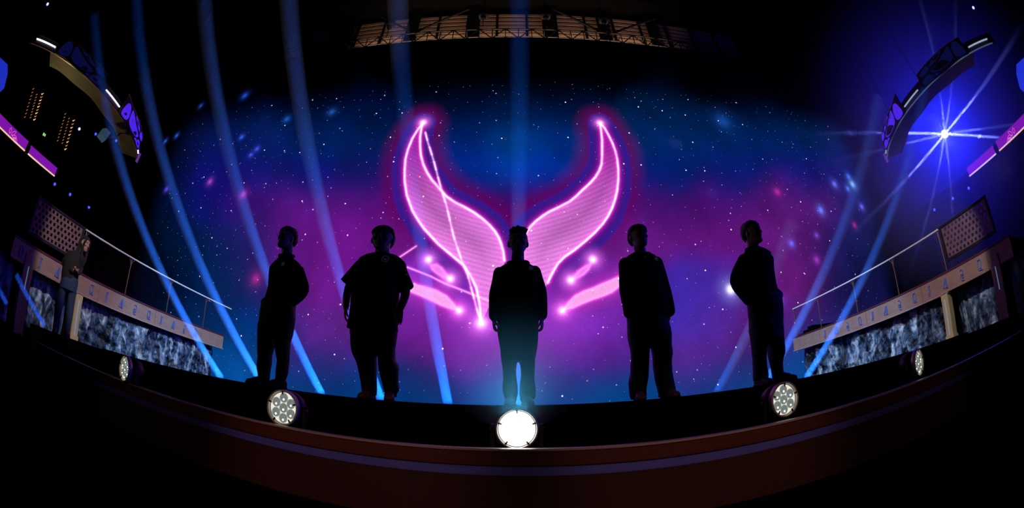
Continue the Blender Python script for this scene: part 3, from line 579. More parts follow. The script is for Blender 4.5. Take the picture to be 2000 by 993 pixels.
# ------------------------------------------------------------------ floor wash lights on the lip
def emat(name, color, strength, base=(0.5, 0.5, 0.5), rough=0.3):
    return mat(name, base, rough, emit=color, strength=strength)
M['bezel'] = mat('pale_metal_bezel', (0.55, 0.52, 0.46), 0.35, 0.3)
M['platehot'] = emat('white_hot_reflector', (1.0, 1.0, 0.97), 4.0)
M['plate'] = emat('lit_cream_reflector', (1.0, 0.95, 0.78), 0.8)
M['lens'] = mat('grey_glass_lens', (0.10, 0.115, 0.115), 0.08, emit=(0.75, 0.9, 0.85), strength=0.20, spec=0.9)
M['core'] = emat('bright_lens_core', (1.0, 0.98, 0.9), 2.2)
M['knob'] = mat('violet_metal_knob', (0.3, 0.08, 0.25), 0.4, 0.5)
M['clip'] = mat('dark_lens_clip', (0.02, 0.02, 0.02), 0.6)
def wash_light(x, y, z, hot, label):
    t = tag(empty('stage_wash_light', (x, y, z)), label, 'stage light', 'round stage lights along the lip')
    RR = 0.132
    bm = bmesh.new(); tube(bm, [(0, 0.02, 0), (0, 0.12, 0), (0, 0.19, 0), (0, 0.22, 0)], [RR * .97, RR * .97, RR * .8, RR * .5], 40)
    obj('lamp_body', bm, M['blackmetal'], t, True)
    bm = bmesh.new(); n = 48
    prof = [(RR, 0.03), (RR, -0.012), (RR - .004, -0.02), (RR - .011, -0.02), (RR - .014, -0.012), (RR - .014, 0.03)]
    rings = [[bm.verts.new((r * math.cos(a), yy, r * math.sin(a))) for r, yy in prof] for a in (2 * math.pi * k / n for k in range(n))]
    for k in range(n):
        for j in range(6): bm.faces.new((rings[k][j], rings[(k + 1) % n][j], rings[(k + 1) % n][(j + 1) % 6], rings[k][(j + 1) % 6]))
    obj('bezel', bm, M['bezel'], t, True)
    bm = bmesh.new(); tube(bm, [(0, 0.012, 0), (0, 0.022, 0)], RR - .020, 48); obj('reflector_plate', bm, M['platehot'] if hot else M['plate'], t)
    for k in range(5):
        a = R(90 + 72 * k); c, s = math.cos(a), math.sin(a); rr = RR - .026
        bm = bmesh.new(); tube(bm, [(c * (rr + .012), -0.012, s * (rr + .012)), (c * (rr - .010), -0.012, s * (rr - .010))], [0.008, 0.005], 6)
        obj('lens_clip', bm, M['clip'], t)
    cs = [(0, 0)] + [(0.073 * math.cos(R(30 + 60 * k)), 0.073 * math.sin(R(30 + 60 * k))) for k in range(6)]
    for cx, cz in cs:
        bm = bmesh.new(); ellipsoid(bm, (cx, 0.012, cz), (0.036, 0.020, 0.036), seg=20, ring=12)
        l = obj('lens', bm, M['platehot'] if hot else M['lens'], t, True)
        if not hot:
            bm = bmesh.new(); ellipsoid(bm, (cx - 0.010 * (1 if x < 0 else -1) * -1, -0.009, cz - 0.012), (0.0075, 0.004, 0.0075), seg=10, ring=8); obj('lens_core', bm, M['core'], l, True)
    bm = bmesh.new()
    for s in (-1, 1): box(bm, (s * 0.15 - 0.012, 0.05, -0.16), (s * 0.15 + 0.012, 0.11, 0.03), 0.004)
    box(bm, (-0.162, 0.05, -0.178), (0.162, 0.11, -0.160)); obj('yoke', bm, M['blackmetal'], t)
    for s in (-1, 1): bm = bmesh.new(); tube(bm, [(s * 0.130, 0.08, 0), (s * 0.168, 0.08, 0)], 0.012, 10); obj('tilt_knob', bm, M['knob'], t)
    t.rotation_euler.z = R(-10 if x < -3 else (10 if x > 3 else 0))
    return t
LAMPS = [(-3.62, 2.72, -0.135, False, 'far left round stage light on the lip, seen nearly edge-on'),
         (-1.585, 2.68, -0.140, False, 'round seven lens stage light on the lip at the feet of the person in glasses'),
         (0.03, 2.62, -0.152, True, 'blazing white round stage light in the middle of the stage lip'),
         (1.93, 2.60, -0.135, False, 'round seven lens stage light on the lip below the right hand performer'),
         (3.66, 2.47, -0.130, False, 'far right round stage light on the lip, seen nearly edge-on')]
for a in LAMPS: wash_light(*a)

# ------------------------------------------------------------------ haze lit by beams
def haze_mat(name, density, color=(1, 1, 1), g=0.0):
    m = bpy.data.materials.new(name); m.use_nodes = True; nt = m.node_tree; nt.nodes.clear()
    out = nt.nodes.new('ShaderNodeOutputMaterial'); v = nt.nodes.new('ShaderNodeVolumeScatter')
    v.inputs['Color'].default_value = (*color, 1); v.inputs['Density'].default_value = density; v.inputs['Anisotropy'].default_value = g
    nt.links.new(v.outputs[0], out.inputs['Volume']); return m
BD = Vector((0, -0.825, 0.565))
HZ = haze_mat('stage_haze', 0.3)
def low_haze(m):                      # beam fade put into the haze: densest at the stage floor, thinning out with height
    nt = m.node_tree; v = [n for n in nt.nodes if n.type == 'VOLUME_SCATTER'][0]
    tc = nt.nodes.new('ShaderNodeTexCoord'); sp_ = nt.nodes.new('ShaderNodeSeparateXYZ'); cr = nt.nodes.new('ShaderNodeFloatCurve')
    mr = nt.nodes.new('ShaderNodeMapRange'); mr.inputs[1].default_value = 0; mr.inputs[2].default_value = 8.0
    c = cr.mapping.curves[0]; c.points[0].location = (0, 1.0); c.points[-1].location = (1, 0.0)
    for q_ in ((0.15, .70), (0.35, .32), (0.55, .11), (0.75, .02)): c.points.new(*q_)
    cr.mapping.update(); ml = nt.nodes.new('ShaderNodeMath'); ml.operation = 'MULTIPLY'; ml.inputs[1].default_value = 0.48
    nt.links.new(tc.outputs['Object'], sp_.inputs[0]); nt.links.new(sp_.outputs[2], mr.inputs[0]); nt.links.new(mr.outputs[0], cr.inputs['Value'])
    nt.links.new(cr.outputs[0], ml.inputs[0]); nt.links.new(ml.outputs[0], v.inputs['Density'])
low_haze(HZ)
def beam(x, y, power, label, length=14.0, r0=0.10, r1=0.155, d=BD, col=(0.006, 0.15, 1.0)):
    d = d.normalized(); p = Vector((x, y, 0.02))
    l = bpy.data.lights.new('beam_lamp', 'AREA'); l.shape = 'DISK'; l.size = r0 * 2; l.spread = R(1.0); l.energy = power; l.color = col
    o = bpy.data.objects.new('beam_lamp', l); C.objects.link(o); o.location = p - d * 0.01; o.rotation_euler = d.to_track_quat('-Z', 'Y').to_euler()
    bm = bmesh.new(); tube(bm, [p + d * 0.02, p + d * length], [r0, r1], 40)
    b = obj('light_beam', bm, HZ); tag(b, label, 'light beam', 'blue light beams rising behind the stage')
    return b
BEAMS = [(-7.37, 1.0, 'leftmost of the tall blue beams, crossing the end of the left gallery'),
         (-5.92, 1.0, 'blue beam rising just left of the person in glasses'),
         (-4.28, 1.1, 'blue beam passing just right of the slim person in glasses'),
         (-2.81, 1.0, 'blue beam passing behind the person in the wide t-shirt'),
         (-1.34, 0.75, 'blue beam crossing the horned figure between the t-shirt person and the middle person'),
         (0.09, 0.75, 'vertical blue beam straight above the middle person'),
         (4.66, 0.12, 'very faint blue beam just left of the right hand performer'),
         (6.02, 0.45, 'blue beam rising behind the near end of the right railing'),
         (7.50, 0.6, 'rightmost blue beam, crossing the right gallery railing')]
for x, k, l in BEAMS: beam(x, 9.0, 16.0 * k, l, {-7.37: 9.0, 4.66: 4.5, 6.02: 7.0, 7.50: 7.5}.get(x, 12.0))
def short_beam(p, q, power, r, label, group='short blue beams beside the galleries'):
    p, q = Vector(p), Vector(q); d = (q - p)
    l = bpy.data.lights.new('beam_lamp', 'AREA'); l.shape = 'DISK'; l.size = r * 2; l.spread = R(2.5); l.energy = power; l.color = (0.02, 0.12, 1.0)
    o = bpy.data.objects.new('beam_lamp', l); C.objects.link(o); o.location = p; o.rotation_euler = d.to_track_quat('-Z', 'Y').to_euler()
    dn = d.normalized(); bm = bmesh.new(); tube(bm, [p + dn * 0.02, q], [r, r * 1.35], 24); b = obj('light_beam', bm, HZ); tag(b, label, 'light beam', group)
short_beam(Vector((-7.75, 3.50, 0.02)), Vector((-7.75, 3.50, 0)) + BD * 1.1, 1.2, 0.05, 'short dim blue beam in front of the dark rock at far left')
short_beam(Vector((-8.1, 2.62, 0.1)), Vector((-8.1, 2.62, 0.1)) + BD * 1.1, 0.9, 0.05, 'dim blue beam at the left edge beyond the outer pillar')

# glow around the two blazing sources; the middle lamp's lens veil added as haze
gl = bpy.data.lights.new('middle_lamp_throw', 'SPOT'); gl.energy = 150; gl.color = (0.10, 0.62, 1.0); gl.spot_size = R(30); gl.spot_blend = 1.0; gl.shadow_soft_size = 0.05  # teal spot added for the veil; the lamp itself is white
go = bpy.data.objects.new('middle_lamp_throw', gl); C.objects.link(go); go.location = (0.03, 2.585, -0.10); look(go, (0.0, 0.9, 0.42))
bm = bmesh.new(); dd = (Vector((0.0, 0.9, 0.42)) - Vector((0.03, 2.585, -0.10))).normalized(); p0 = Vector((0.03, 2.585, -0.10)); tube(bm, [p0 + dd * 0.03, p0 + dd * 0.5, p0 + dd * 1.0], [0.09, 0.20, 0.30], 40)
tag(obj('haze', bm, haze_mat('lamp_haze', 0.15)), 'teal glowing haze above the blazing middle stage light', 'haze', kind='stuff')

SP = Vector(STAR)
t = tag(empty('moving_head_light', SP), 'dazzling blue white moving head light high at the right beside the hanging ring', 'stage light')
toward = (Vector((0, 0, CAM_Z)) - SP).normalized()
bm = bmesh.new(); tube(bm, [-toward * 0.40, -toward * 0.30, -toward * 0.02], [0.08, 0.14, 0.14], 28); obj('lamp_head', bm, M['blackmetal'], t, True)
bm = bmesh.new(); ellipsoid(bm, -toward * 0.02, (0.11, 0.11, 0.11), seg=24, ring=16); obj('lens', bm, emat('dazzling_lens', (0.75, 0.85, 1.0), 40), t, True)
bm = bmesh.new(); tube(bm, [-toward * 0.25 + Vector((0, 0, 0.05)), -toward * 0.25 + Vector((0, 0, 0.55))], 0.06, 10); tube(bm, [-toward * 0.25 + Vector((0, 0, 0.5)), -toward * 0.25 + Vector((0, 0, 19.0 - SP.z))], 0.02, 8); box(bm, (-toward.x * 0.25 - .2, -toward.y * .25 - .2, .5), (-toward.x * .25 + .2, -toward.y * .25 + .2, .68), .02); obj('yoke', bm, M['blackmetal'], t)
sl = bpy.data.lights.new('moving_head_glow', 'POINT'); sl.energy = 850; sl.color = (0.006, 0.010, 1.0); sl.shadow_soft_size = 0.05
so = bpy.data.objects.new('moving_head_glow', sl); C.objects.link(so); so.location = SP + toward * 0.3
def soft_haze(name, density):
    m = haze_mat(name, density); nt = m.node_tree; v = [n for n in nt.nodes if n.type == 'VOLUME_SCATTER'][0]
    tc = nt.nodes.new('ShaderNodeTexCoord'); ln = nt.nodes.new('ShaderNodeVectorMath'); ln.operation = 'LENGTH'
    mr = nt.nodes.new('ShaderNodeMapRange'); mr.interpolation_type = 'SMOOTHSTEP'; mr.inputs[1].default_value = 0.0; mr.inputs[2].default_value = 1.0; mr.inputs[3].default_value = density; mr.inputs[4].default_value = 0.0
    nt.links.new(tc.outputs['Object'], ln.inputs[0]); nt.links.new(ln.outputs['Value'], mr.inputs[0]); nt.links.new(mr.outputs[0], v.inputs['Density'])
    m.cycles.volume_step_rate = 4.0; return m
bm = bmesh.new(); ellipsoid(bm, (0, 0, 0), (1, 1, 1), seg=40, ring=24)
for v in bm.verts: v.co.x = min(v.co.x, 0.40)
hz_ = obj('haze', bm, soft_haze('ring_haze', 0.17)); hz_.location = SP; hz_.scale = (5.6, 5.2, 5.0)
tag(hz_, 'deep blue glowing haze around the dazzling moving head light', 'haze', kind='stuff')
# lens starburst of that light, built as added haze streaks with their own lamps
ca_, cb_ = frame_from(toward)
up = (Vector((0, 0, 1)) - toward * toward.z).normalized(); rt = toward.cross(up) * -1
rays_ = [(4, 1.9, .9), (184, 2.3, 1.1), (43, 1.6, .9), (225, 1.8, .8), (92, .8, .25), (73, .9, .2), (196, 1.3, .3), (12, 1.3, .3), (256, .9, .25), (278, .8, .2)]
hzr = haze_mat('starburst_haze', 0.45)
t2 = tag(empty('light_burst', SP), 'star of blue white rays fanning out from the moving head light', 'light rays')
for a, L, wgt in rays_:
    dv = (rt * math.cos(R(a - 30)) + up * math.sin(R(a - 30))); dv = (dv + toward * 0.10).normalized(); o3 = toward * 0.35 + dv * 0.10
    l = bpy.data.lights.new('starburst_lamp', 'AREA'); l.shape = 'DISK'; l.size = 0.07; l.spread = R(3); l.energy = 10.0 * wgt; l.color = (0.16, 0.19, 1.0)
    o = bpy.data.objects.new('starburst_lamp', l); C.objects.link(o); o.location = SP + o3; o.rotation_euler = dv.to_track_quat('-Z', 'Y').to_euler()
    bm = bmesh.new(); tube(bm, [o3 + dv * 0.01, o3 + dv * L * 0.5, o3 + dv * L], [0.04, 0.06, 0.02], 16)
    obj('starburst_ray', bm, hzr, t2)

# ------------------------------------------------------------------ hanging rings
M['soffit'] = mat('olive_gold_soffit', (0.34, 0.27, 0.07), 0.6, noise=(3, (0.22, 0.17, 0.05)))
M['ringface'] = mat('dark_ring_fascia', (0.03, 0.022, 0.018), 0.6)
M['gold'] = mat('gold_edge_trim', (0.75, 0.55, 0.22), 0.4, 0.3)
M['dimglass'] = emat('dim_blue_stained_glass', (0.02, 0.03, 0.35), 0.10, (0.02, 0.03, 0.12))  # panes given a faint blue emission
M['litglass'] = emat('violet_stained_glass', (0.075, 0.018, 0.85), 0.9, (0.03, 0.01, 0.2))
M['tubewhite'] = emat('white_led_tube', (0.72, 0.80, 1.0), 2.2)
M['trimdim'] = emat('pale_blue_trim', (0.3, 0.6, 1.0), 0.12)
M['tubedim'] = emat('pale_led_tube', (0.55, 0.75, 1.0), 0.5)
def ring(side):
    cx, cyy, rr = side * 12.37, 3.5, 3.57
    nn = 'left' if side < 0 else 'right'
    t = tag(empty('hanging_ring', (0, 0, 0)), 'curved stained glass ring section hanging high at the %s of the stage' % nn, 'hanging ring')
    def P(phi, r, z): return (cx - side * r * math.cos(R(phi)), cyy + r * math.sin(R(phi)), z)
    def arc(name, a0, a1, r0, r1, z0, z1, m, n=40, wavy=0, parent=t):
        bm = bmesh.new(); rings = []
        for k in range(n + 1):
            a = a0 + (a1 - a0) * k / n; wv = wavy * math.sin(k * 0.5)
            rings.append([bm.verts.new(P(a, r0 + wv, z0)), bm.verts.new(P(a, r1, z0)), bm.verts.new(P(a, r1, z1)), bm.verts.new(P(a, r0 + wv, z1))])
        for k in range(n):
            for j in range(4): bm.faces.new((rings[k][j], rings[k + 1][j], rings[k + 1][(j + 1) % 4], rings[k][(j + 1) % 4]))
        bm.faces.new(rings[0]); bm.faces.new(rings[-1][::-1]); return obj(name, bm, m, parent)
    arc('soffit', -33, 47, 2.95, 3.50, 5.0, 5.03, M['soffit'], wavy=0.03)
    arc('ring_fascia', -48, 49, 3.44, 3.50, 5.03, 5.26, M['ringface'])
    arc('gold_trim', -45, 47, 3.53, 3.56, 4.985, 5.005, M['gold'] if side < 0 else M['trimdim'])
    arc('top_shelf', -48, 49, 3.2, 3.52, 5.26, 5.29, M['ringface'])
    for a0, a1 in ((-44, -32), (0.5, 11.5), (41, 47)):
        arc('led_tube', a0, a1, 3.50, 3.535, 5.14, 5.162, M['tubewhite'] if side < 0 else M['tubedim'], 12)
        arc('tube_shade', a0, a1, 3.42, 3.52, 5.05, 5.09, mat('violet_lit_board_%s' % nn, (0.35, 0.16, 0.33), 0.6), 12)
    def panel(a0, a1, lit, pointed):
        bm = bmesh.new(); N = 24; zb, zt = 4.985, 5.45
        rings = []
        for k in range(N + 1):
            u = k / N; a = a0 + (a1 - a0) * u
            zt2 = zt + (0.10 * max(0, 1 - u * 5) if pointed else 0) - 0.06 * u ** 3; zb2 = zb + 0.015 * math.sin(u * 9)
            if u > 0.9: zb2 += 0.5 * (u - 0.9)
            rings.append([bm.verts.new(P(a, 3.56, zb2)), bm.verts.new(P(a, 3.60, zb2)), bm.verts.new(P(a, 3.60, zt2)), bm.verts.new(P(a, 3.56, zt2))])
        for k in range(N):
            for j in range(4): bm.faces.new((rings[k][j], rings[k + 1][j], rings[k + 1][(j + 1) % 4], rings[k][(j + 1) % 4]))
        bm.faces.new(rings[0]); bm.faces.new(rings[-1][::-1]); p_ = obj('stained_panel', bm, M['ringface'], t)
        shapes = [[(.03, .15), (.05, .55), (.09, .86), (.16, .92), (.22, .70), (.24, .35), (.20, .12), (.10, .06)],
                  [(.26, .88), (.36, .80), (.50, .62), (.68, .50), (.74, .42), (.66, .22), (.50, .12), (.36, .16), (.28, .32)],
                  [(.40, .92), (.56, .90), (.72, .72), (.66, .66), (.52, .74)], [(.78, .84), (.92, .80), (.96, .62), (.84, .55), (.76, .62)],
                  [(.72, .08), (.78, .32), (.86, .42), (.94, .34), (.96, .14), (.84, .05)], [(.64, .06), (.66, .16), (.71, .20), (.70, .06)]]
        for sh in shapes:
            bm = bmesh.new(); n = len(sh); pts = []
            for i in range(n):                                    # rounded outline
                p0, p1, p2, p3 = sh[i - 1], sh[i], sh[(i + 1) % n], sh[(i + 2) % n]
                for q_ in range(5):
                    u = q_ / 5
                    pts.append(tuple(0.5 * ((2 * p1[j]) + (p2[j] - p0[j]) * u + (2 * p0[j] - 5 * p1[j] + 4 * p2[j] - p3[j]) * u * u + (3 * p1[j] - p0[j] - 3 * p2[j] + p3[j]) * u ** 3) for j in (0, 1)))
            f = lambda p, r: P(a0 + (a1 - a0) * p[0], r, zb + (zt - zb) * p[1])
            prism(bm, pts, lambda p: f(p, 3.598), lambda p: f(p, 3.604)); obj('glass_piece', bm, M['litglass'] if lit else M['dimglass'], p_)
        bm = bmesh.new(); tube(bm, [P(a0 + (a1 - a0) * k / N, 3.605, zt + (0.10 * max(0, 1 - k / N * 5) if pointed else 0) - 0.06 * (k / N) ** 3) for k in range(N + 1)], 0.008, 6); obj('panel_rim', bm, M['gold'] if side < 0 else M['railwhite'], p_)
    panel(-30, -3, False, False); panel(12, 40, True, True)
    # pointed end fin and hanging wires
    bm = bmesh.new(); prism(bm, [(0, 0), (0.18, 0.30), (0.10, -0.02)], lambda p: P(47 + p[0] * 12, 3.52, 4.95 + p[1]), lambda p: P(47 + p[0] * 12, 3.60, 4.93 + p[1])); obj('end_fin', bm, mat('violet_end_fin_%s' % nn, (0.3, 0.12, 0.5), 0.5, emit=(0.3, 0.1, 0.7), strength=0.25), t)
    bm = bmesh.new()
    for a in (-47, -2, 24, 45): tube(bm, [P(a, 3.45, 5.2), P(a, 3.45, 19.0)], 0.006, 5)
    obj('hanging_wire', bm, M['truss'], t)
for s in (-1, 1): ring(s)
def banner(side, B):
    nn = 'left' if side < 0 else 'right'
    t = tag(empty('led_banner'), 'glowing purple led ribbon with pink flower along the far %s balcony' % nn, 'led ribbon')
    y0, y1 = 1.2, 4.47; X_ = side * 12.3
    def face(ya, yb, name='ribbon_screen'):
        bm = bmesh.new(); xa, xb_ = sx(side, 12.3, 12.4); box(bm, (xa, ya, 3.93), (xb_, yb, 4.16 if ya > 3 else 4.19)); o = obj(name, bm, M['ribbon'], t)
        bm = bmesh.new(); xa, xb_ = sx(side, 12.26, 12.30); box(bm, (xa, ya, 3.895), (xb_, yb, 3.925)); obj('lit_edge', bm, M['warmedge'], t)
    face(y0, 3.02); face(3.18, y1)
    bm = bmesh.new(); xa, xb_ = sx(side, 12.2, 12.42); box(bm, (xa, 3.03, 3.88), (xb_, 3.17, 4.12), 0.03); obj('speaker_gap', bm, M['black'], t)
    bm = bmesh.new()
    for a, l, c in ((15, .2, 2.35), (60, .24, 2.30), (-15, .2, 2.42), (100, .19, 2.22), (-50, .14, 2.45)):
        pts = [(c + l * u * math.cos(R(a)) + 0.045 * math.sin(u * math.pi) * sgn * math.sin(R(a)), 3.98 + l * u * math.sin(R(a)) * .8 - 0.045 * math.sin(u * math.pi) * sgn * math.cos(R(a))) for sgn, us in ((1, np.linspace(0, 1, 7)), (-1, np.linspace(1, 0, 7)[1:-1])) for u in us]
        tube(bm, [(side * 12.29, p[0], p[1]) for p in pts + pts[:1]], 0.008, 5)
    obj('flower_outline', bm, M['flower'], t)
M['ribbon'] = emat('purple_ribbon_picture', (0.22, 0.008, 0.42), 0.9, (0.02, 0.0, 0.03))
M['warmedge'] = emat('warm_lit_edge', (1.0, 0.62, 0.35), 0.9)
M['flower'] = emat('pink_flower_lines', (1.0, 0.12, 0.55), 0.9)
banner(-1, BANNER_L); banner(1, BANNER_R)

# ------------------------------------------------------------------ small distant lamps
M['amberdot'] = emat('amber_lamp_dot', (1.0, 0.32, 0.05), 0.55)
M['ambertip'] = emat('amber_lamp_tip', (1.0, 0.6, 0.25), 1.0)
for gi, lab in ((0, 'amber lamp array hanging at far left, the one nearer the picture edge'), (3, 'amber lamp array hanging at left beneath the ring')):
    t = tag(empty('amber_lamp_array'), lab, 'lamp array', 'amber lamp arrays')
    for ci in range(3):
        for k, p in enumerate(AMBER[gi + ci]):
            s = (0.4, 0.4, 0.8)[ci]
            bm = bmesh.new(); tube(bm, [(p[0], p[1] - 0.05 * s, p[2] - 0.03), (p[0], p[1] - 0.01, p[2] - 0.035), (p[0], p[1] + 0.05 * s, p[2] + 0.05 * s)], [0.012, 0.02 * s + .004, 0.008], 6)
            obj('bulb', bm, M['amberdot'] if ci < 2 or k % 2 else M['ambertip'], t)
    bm = bmesh.new()
    for ci in range(3):
        A, B_ = AMBER[gi + ci][0], AMBER[gi + ci][-1]; tube(bm, [(A[0] - .06, A[1], A[2] + .1), (B_[0] - .06, B_[1], B_[2] - .1)], 0.02, 6); tube(bm, [(A[0] - .06, A[1], A[2]), (-14.32, A[1], A[2])], 0.02, 6)
    obj('array_frame', bm, M['black'], t)
M['bluedot'] = emat('blue_beam_lens', (0.06, 0.08, 1.0), 1.6)
M['bluehot'] = emat('blue_white_beam_lens', (0.35, 0.4, 1.0), 2.5)
mv = empty('moving_head_light')
bm = bmesh.new(); ellipsoid(bm, (0, 0, 0), (0.045, 0.045, 0.045)); obj('lens', bm, M['bluedot'], mv, True)
bm = bmesh.new(); tube(bm, [(0.02, 0, 0), (0.22, 0, 0)], [0.075, 0.06], 14); obj('lamp_head', bm, M['blackmetal'], mv)
bm = bmesh.new(); box(bm, (0.08, -0.09, 0.02), (0.14, 0.09, 0.22), 0.01); obj('yoke', bm, M['blackmetal'], mv)
LB = ['small blue lamp under the left ribbon, outermost of a row of three', 'small blue lamp under the left ribbon, middle of a row of three', 'small blue lamp above the left perforated panel, innermost of three',
      'small blue lamp above the right perforated panel, outermost of three', 'small blue lamp above the right perforated panel, middle of three', 'small blue lamp left of the right perforated panel, innermost of three',
      'bright blue lamp between the left amber arrays and the white projector', 'small blue lamp touching the white projector', 'small blue lamp hanging inside the lower end of the left ring', 'lone white blue lamp at the top left corner', 'lone white blue lamp at the top right corner']
for i, p in enumerate(BLUES):
    o = mv if i == 0 else copy_tree(mv); o.location = p; o.rotation_euler = (0, 0, 0 if p[0] > 0 else math.pi)
    tag(o, LB[i], 'stage light', 'small blue lamps at the sides')
    if i >= 6:
        bm = bmesh.new(); tube(bm, [(0.11, 0, 0.2), (0.11, 0, 19.0 - p[2])], 0.012, 6); obj('drop_pipe', bm, M['black'], o)
    if i in (6, 9, 10):
        for ch in o.children:
            if ch.name.startswith('lens'): ch.data = ch.data.copy(); ch.data.materials[0] = M['bluehot']
# projector hanging under the left ring
t = tag(empty('hanging_projector', PROJ), 'pale blue grey projector hanging beneath the left ring', 'projector')
bm = bmesh.new(); prism(bm, [(-.16, -.12), (.10, -.16), (.16, .13), (-.08, .15)], lambda p: (-.10, p[0], p[1]), lambda p: (.12, p[0] * .8, p[1] * .8)); obj('projector_body', bm, mat('pale_projector_case', (0.25, 0.4, 0.5), 0.5, emit=(0.1, 0.3, 0.45), strength=0.12), t)
bm = bmesh.new(); tube(bm, [(0, 0.15, 0.03), (0, 0.42, 0.16)], 0.045, 10); obj('projector_snout', bm, M['blackmetal'], t)
bm = bmesh.new(); tube(bm, [(0, 0.40, 0.16), (0.1, 0.5, 0.37)], 0.02, 8); obj('hanging_arm', bm, M['truss'], t)
for P_, lab in ((EXIT, 'tiny green exit sign glowing between the left amber arrays and ribbon'), (EXITR, 'tiny pale green exit sign right of the dazzling moving head light')):
    t = tag(empty('exit_sign', P_), lab, 'exit sign')
    s = -1 if P_[0] < 0 else 1
    bm = bmesh.new(); box(bm, (-.32 if s < 0 else -.03, -.09, -.06), (.03 if s < 0 else .32, .09, .06), .006); obj('sign_case', bm, M['black'], t)
    bm = bmesh.new(); box(bm, (-s * .034 - .003, -.07, -.045), (-s * .034 + .003, -.01, .045)); box(bm, (-s * .034 - .003, .01, -.03), (-s * .034 + .003, .06, .045)); obj('sign_face', bm, emat('green_sign_face', (0.35, 0.9, 0.2) if s < 0 else (0.8, 1, .7), 0.9), t)
# tall blue lit banner figures at the very edges
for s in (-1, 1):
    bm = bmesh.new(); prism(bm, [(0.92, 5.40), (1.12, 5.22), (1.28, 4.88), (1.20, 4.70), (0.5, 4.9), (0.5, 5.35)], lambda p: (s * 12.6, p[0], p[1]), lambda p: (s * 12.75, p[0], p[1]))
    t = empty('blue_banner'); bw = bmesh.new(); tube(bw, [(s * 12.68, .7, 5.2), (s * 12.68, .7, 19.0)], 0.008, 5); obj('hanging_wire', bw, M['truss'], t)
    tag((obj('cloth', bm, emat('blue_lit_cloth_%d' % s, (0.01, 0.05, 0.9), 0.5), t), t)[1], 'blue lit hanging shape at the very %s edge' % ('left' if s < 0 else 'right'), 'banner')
# ------------------------------------------------------------------ people
M['skin'] = mat('skin', (0.50, 0.28, 0.21), 0.42)
sb_ = M['skin'].node_tree.nodes['Principled BSDF']; sb_.inputs['Subsurface Weight'].default_value = 0.35; sb_.inputs['Subsurface Radius'].default_value = (1.0, 0.25, 0.12); sb_.inputs['Subsurface Scale'].default_value = 0.012
M['hair'] = mat('black_hair', (0.010, 0.009, 0.010), 0.45, bump=(90, 0.6))
M['hairsilver'] = mat('ash_hair', (0.10, 0.11, 0.13), 0.4, bump=(90, 0.6))
M['jacket'] = mat('black_jacket_cloth', (0.006, 0.007, 0.008), 0.85, spec=0.15, bump=(140, 0.3))
M['trouser'] = mat('black_track_trousers', (0.006, 0.006, 0.008), 0.6, spec=0.3, bump=(120, 0.25))
M['tee'] = mat('black_tee_cloth', (0.010, 0.010, 0.012), 0.8, spec=0.2, bump=(150, 0.3))
M['shoe'] = mat('dusky_maroon_shoe', (0.16, 0.06, 0.085), 0.6)
M['sole'] = mat('dark_shoe_sole', (0.03, 0.02, 0.025), 0.7)
M['emblem'] = mat('grey_blue_print', (0.42, 0.52, 0.66), 0.5, emit=(0.3, 0.4, 0.6), strength=0.05)
M['eye'] = mat('dark_eye', (0.02, 0.015, 0.015), 0.1)
M['specs'] = mat('silver_glasses_frame', (0.8, 0.85, 0.9), 0.2, 0.8)
M['denim'] = mat('dark_blue_denim', (0.02, 0.045, 0.11), 0.8, bump=(200, 0.3))
M['knit'] = mat('black_knit_sweater', (0.012, 0.011, 0.013), 0.9)

HEADSEC = [(-.118, .018, -.080, -.040), (-.110, .036, -.090, -.015), (-.095, .047, -.094, .012), (-.075, .056, -.094, .038), (-.050, .064, -.091, .062), (-.020, .070, -.088, .080),
           (.010, .0735, -.086, .090), (.040, .0755, -.088, .096), (.070, .073, -.082, .093), (.093, .061, -.064, .078), (.108, .042, -.040, .052), (.117, .018, -.012, .024)]
def head_shells(bm, Mx, full=1.0):
    start = len(bm.verts)
    loft(bm, [(z, -w * full, w * full, f, b_) for z, w, f, b_ in HEADSEC], 32, 2.15)
    limb(bm, [(0, -.084, .020), (0, -.098, -.004), (0, -.108, -.022)], [.008, .010, .0125], 10)      # nose
    for s in (-1, 1):
        ellipsoid(bm, (s * .011, -.098, -.025), (.008, .010, .007))
        limb(bm, [(s * .012, -.088, .034), (s * .032, -.086, .040), (s * .054, -.070, .034)], [.008, .009, .007], 8)   # brow
        ellipsoid(bm, (s * .036, -.070, -.018), (.024, .020, .020))                                   # cheek
        ellipsoid(bm, (s * .078, .006, -.008), (.010, .018, .031), Matrix.Rotation(R(s * 14), 3, 'Z')) # ear
        ellipsoid(bm, (s * .074, .002, -.030), (.007, .010, .012))
        ellipsoid(bm, (s * .031, -.078, .016), (.014, .009, .009))                                    # eyelids
    ellipsoid(bm, (0, -.091, -.050), (.024, .009, .0055)); ellipsoid(bm, (0, -.090, -.061), (.020, .010, .0065))      # lips
    ellipsoid(bm, (0, -.084, -.098), (.022, .015, .015))                                              # chin
    bm.verts.ensure_lookup_table()
    for v in bm.verts[start:]: v.co = Mx @ v.co
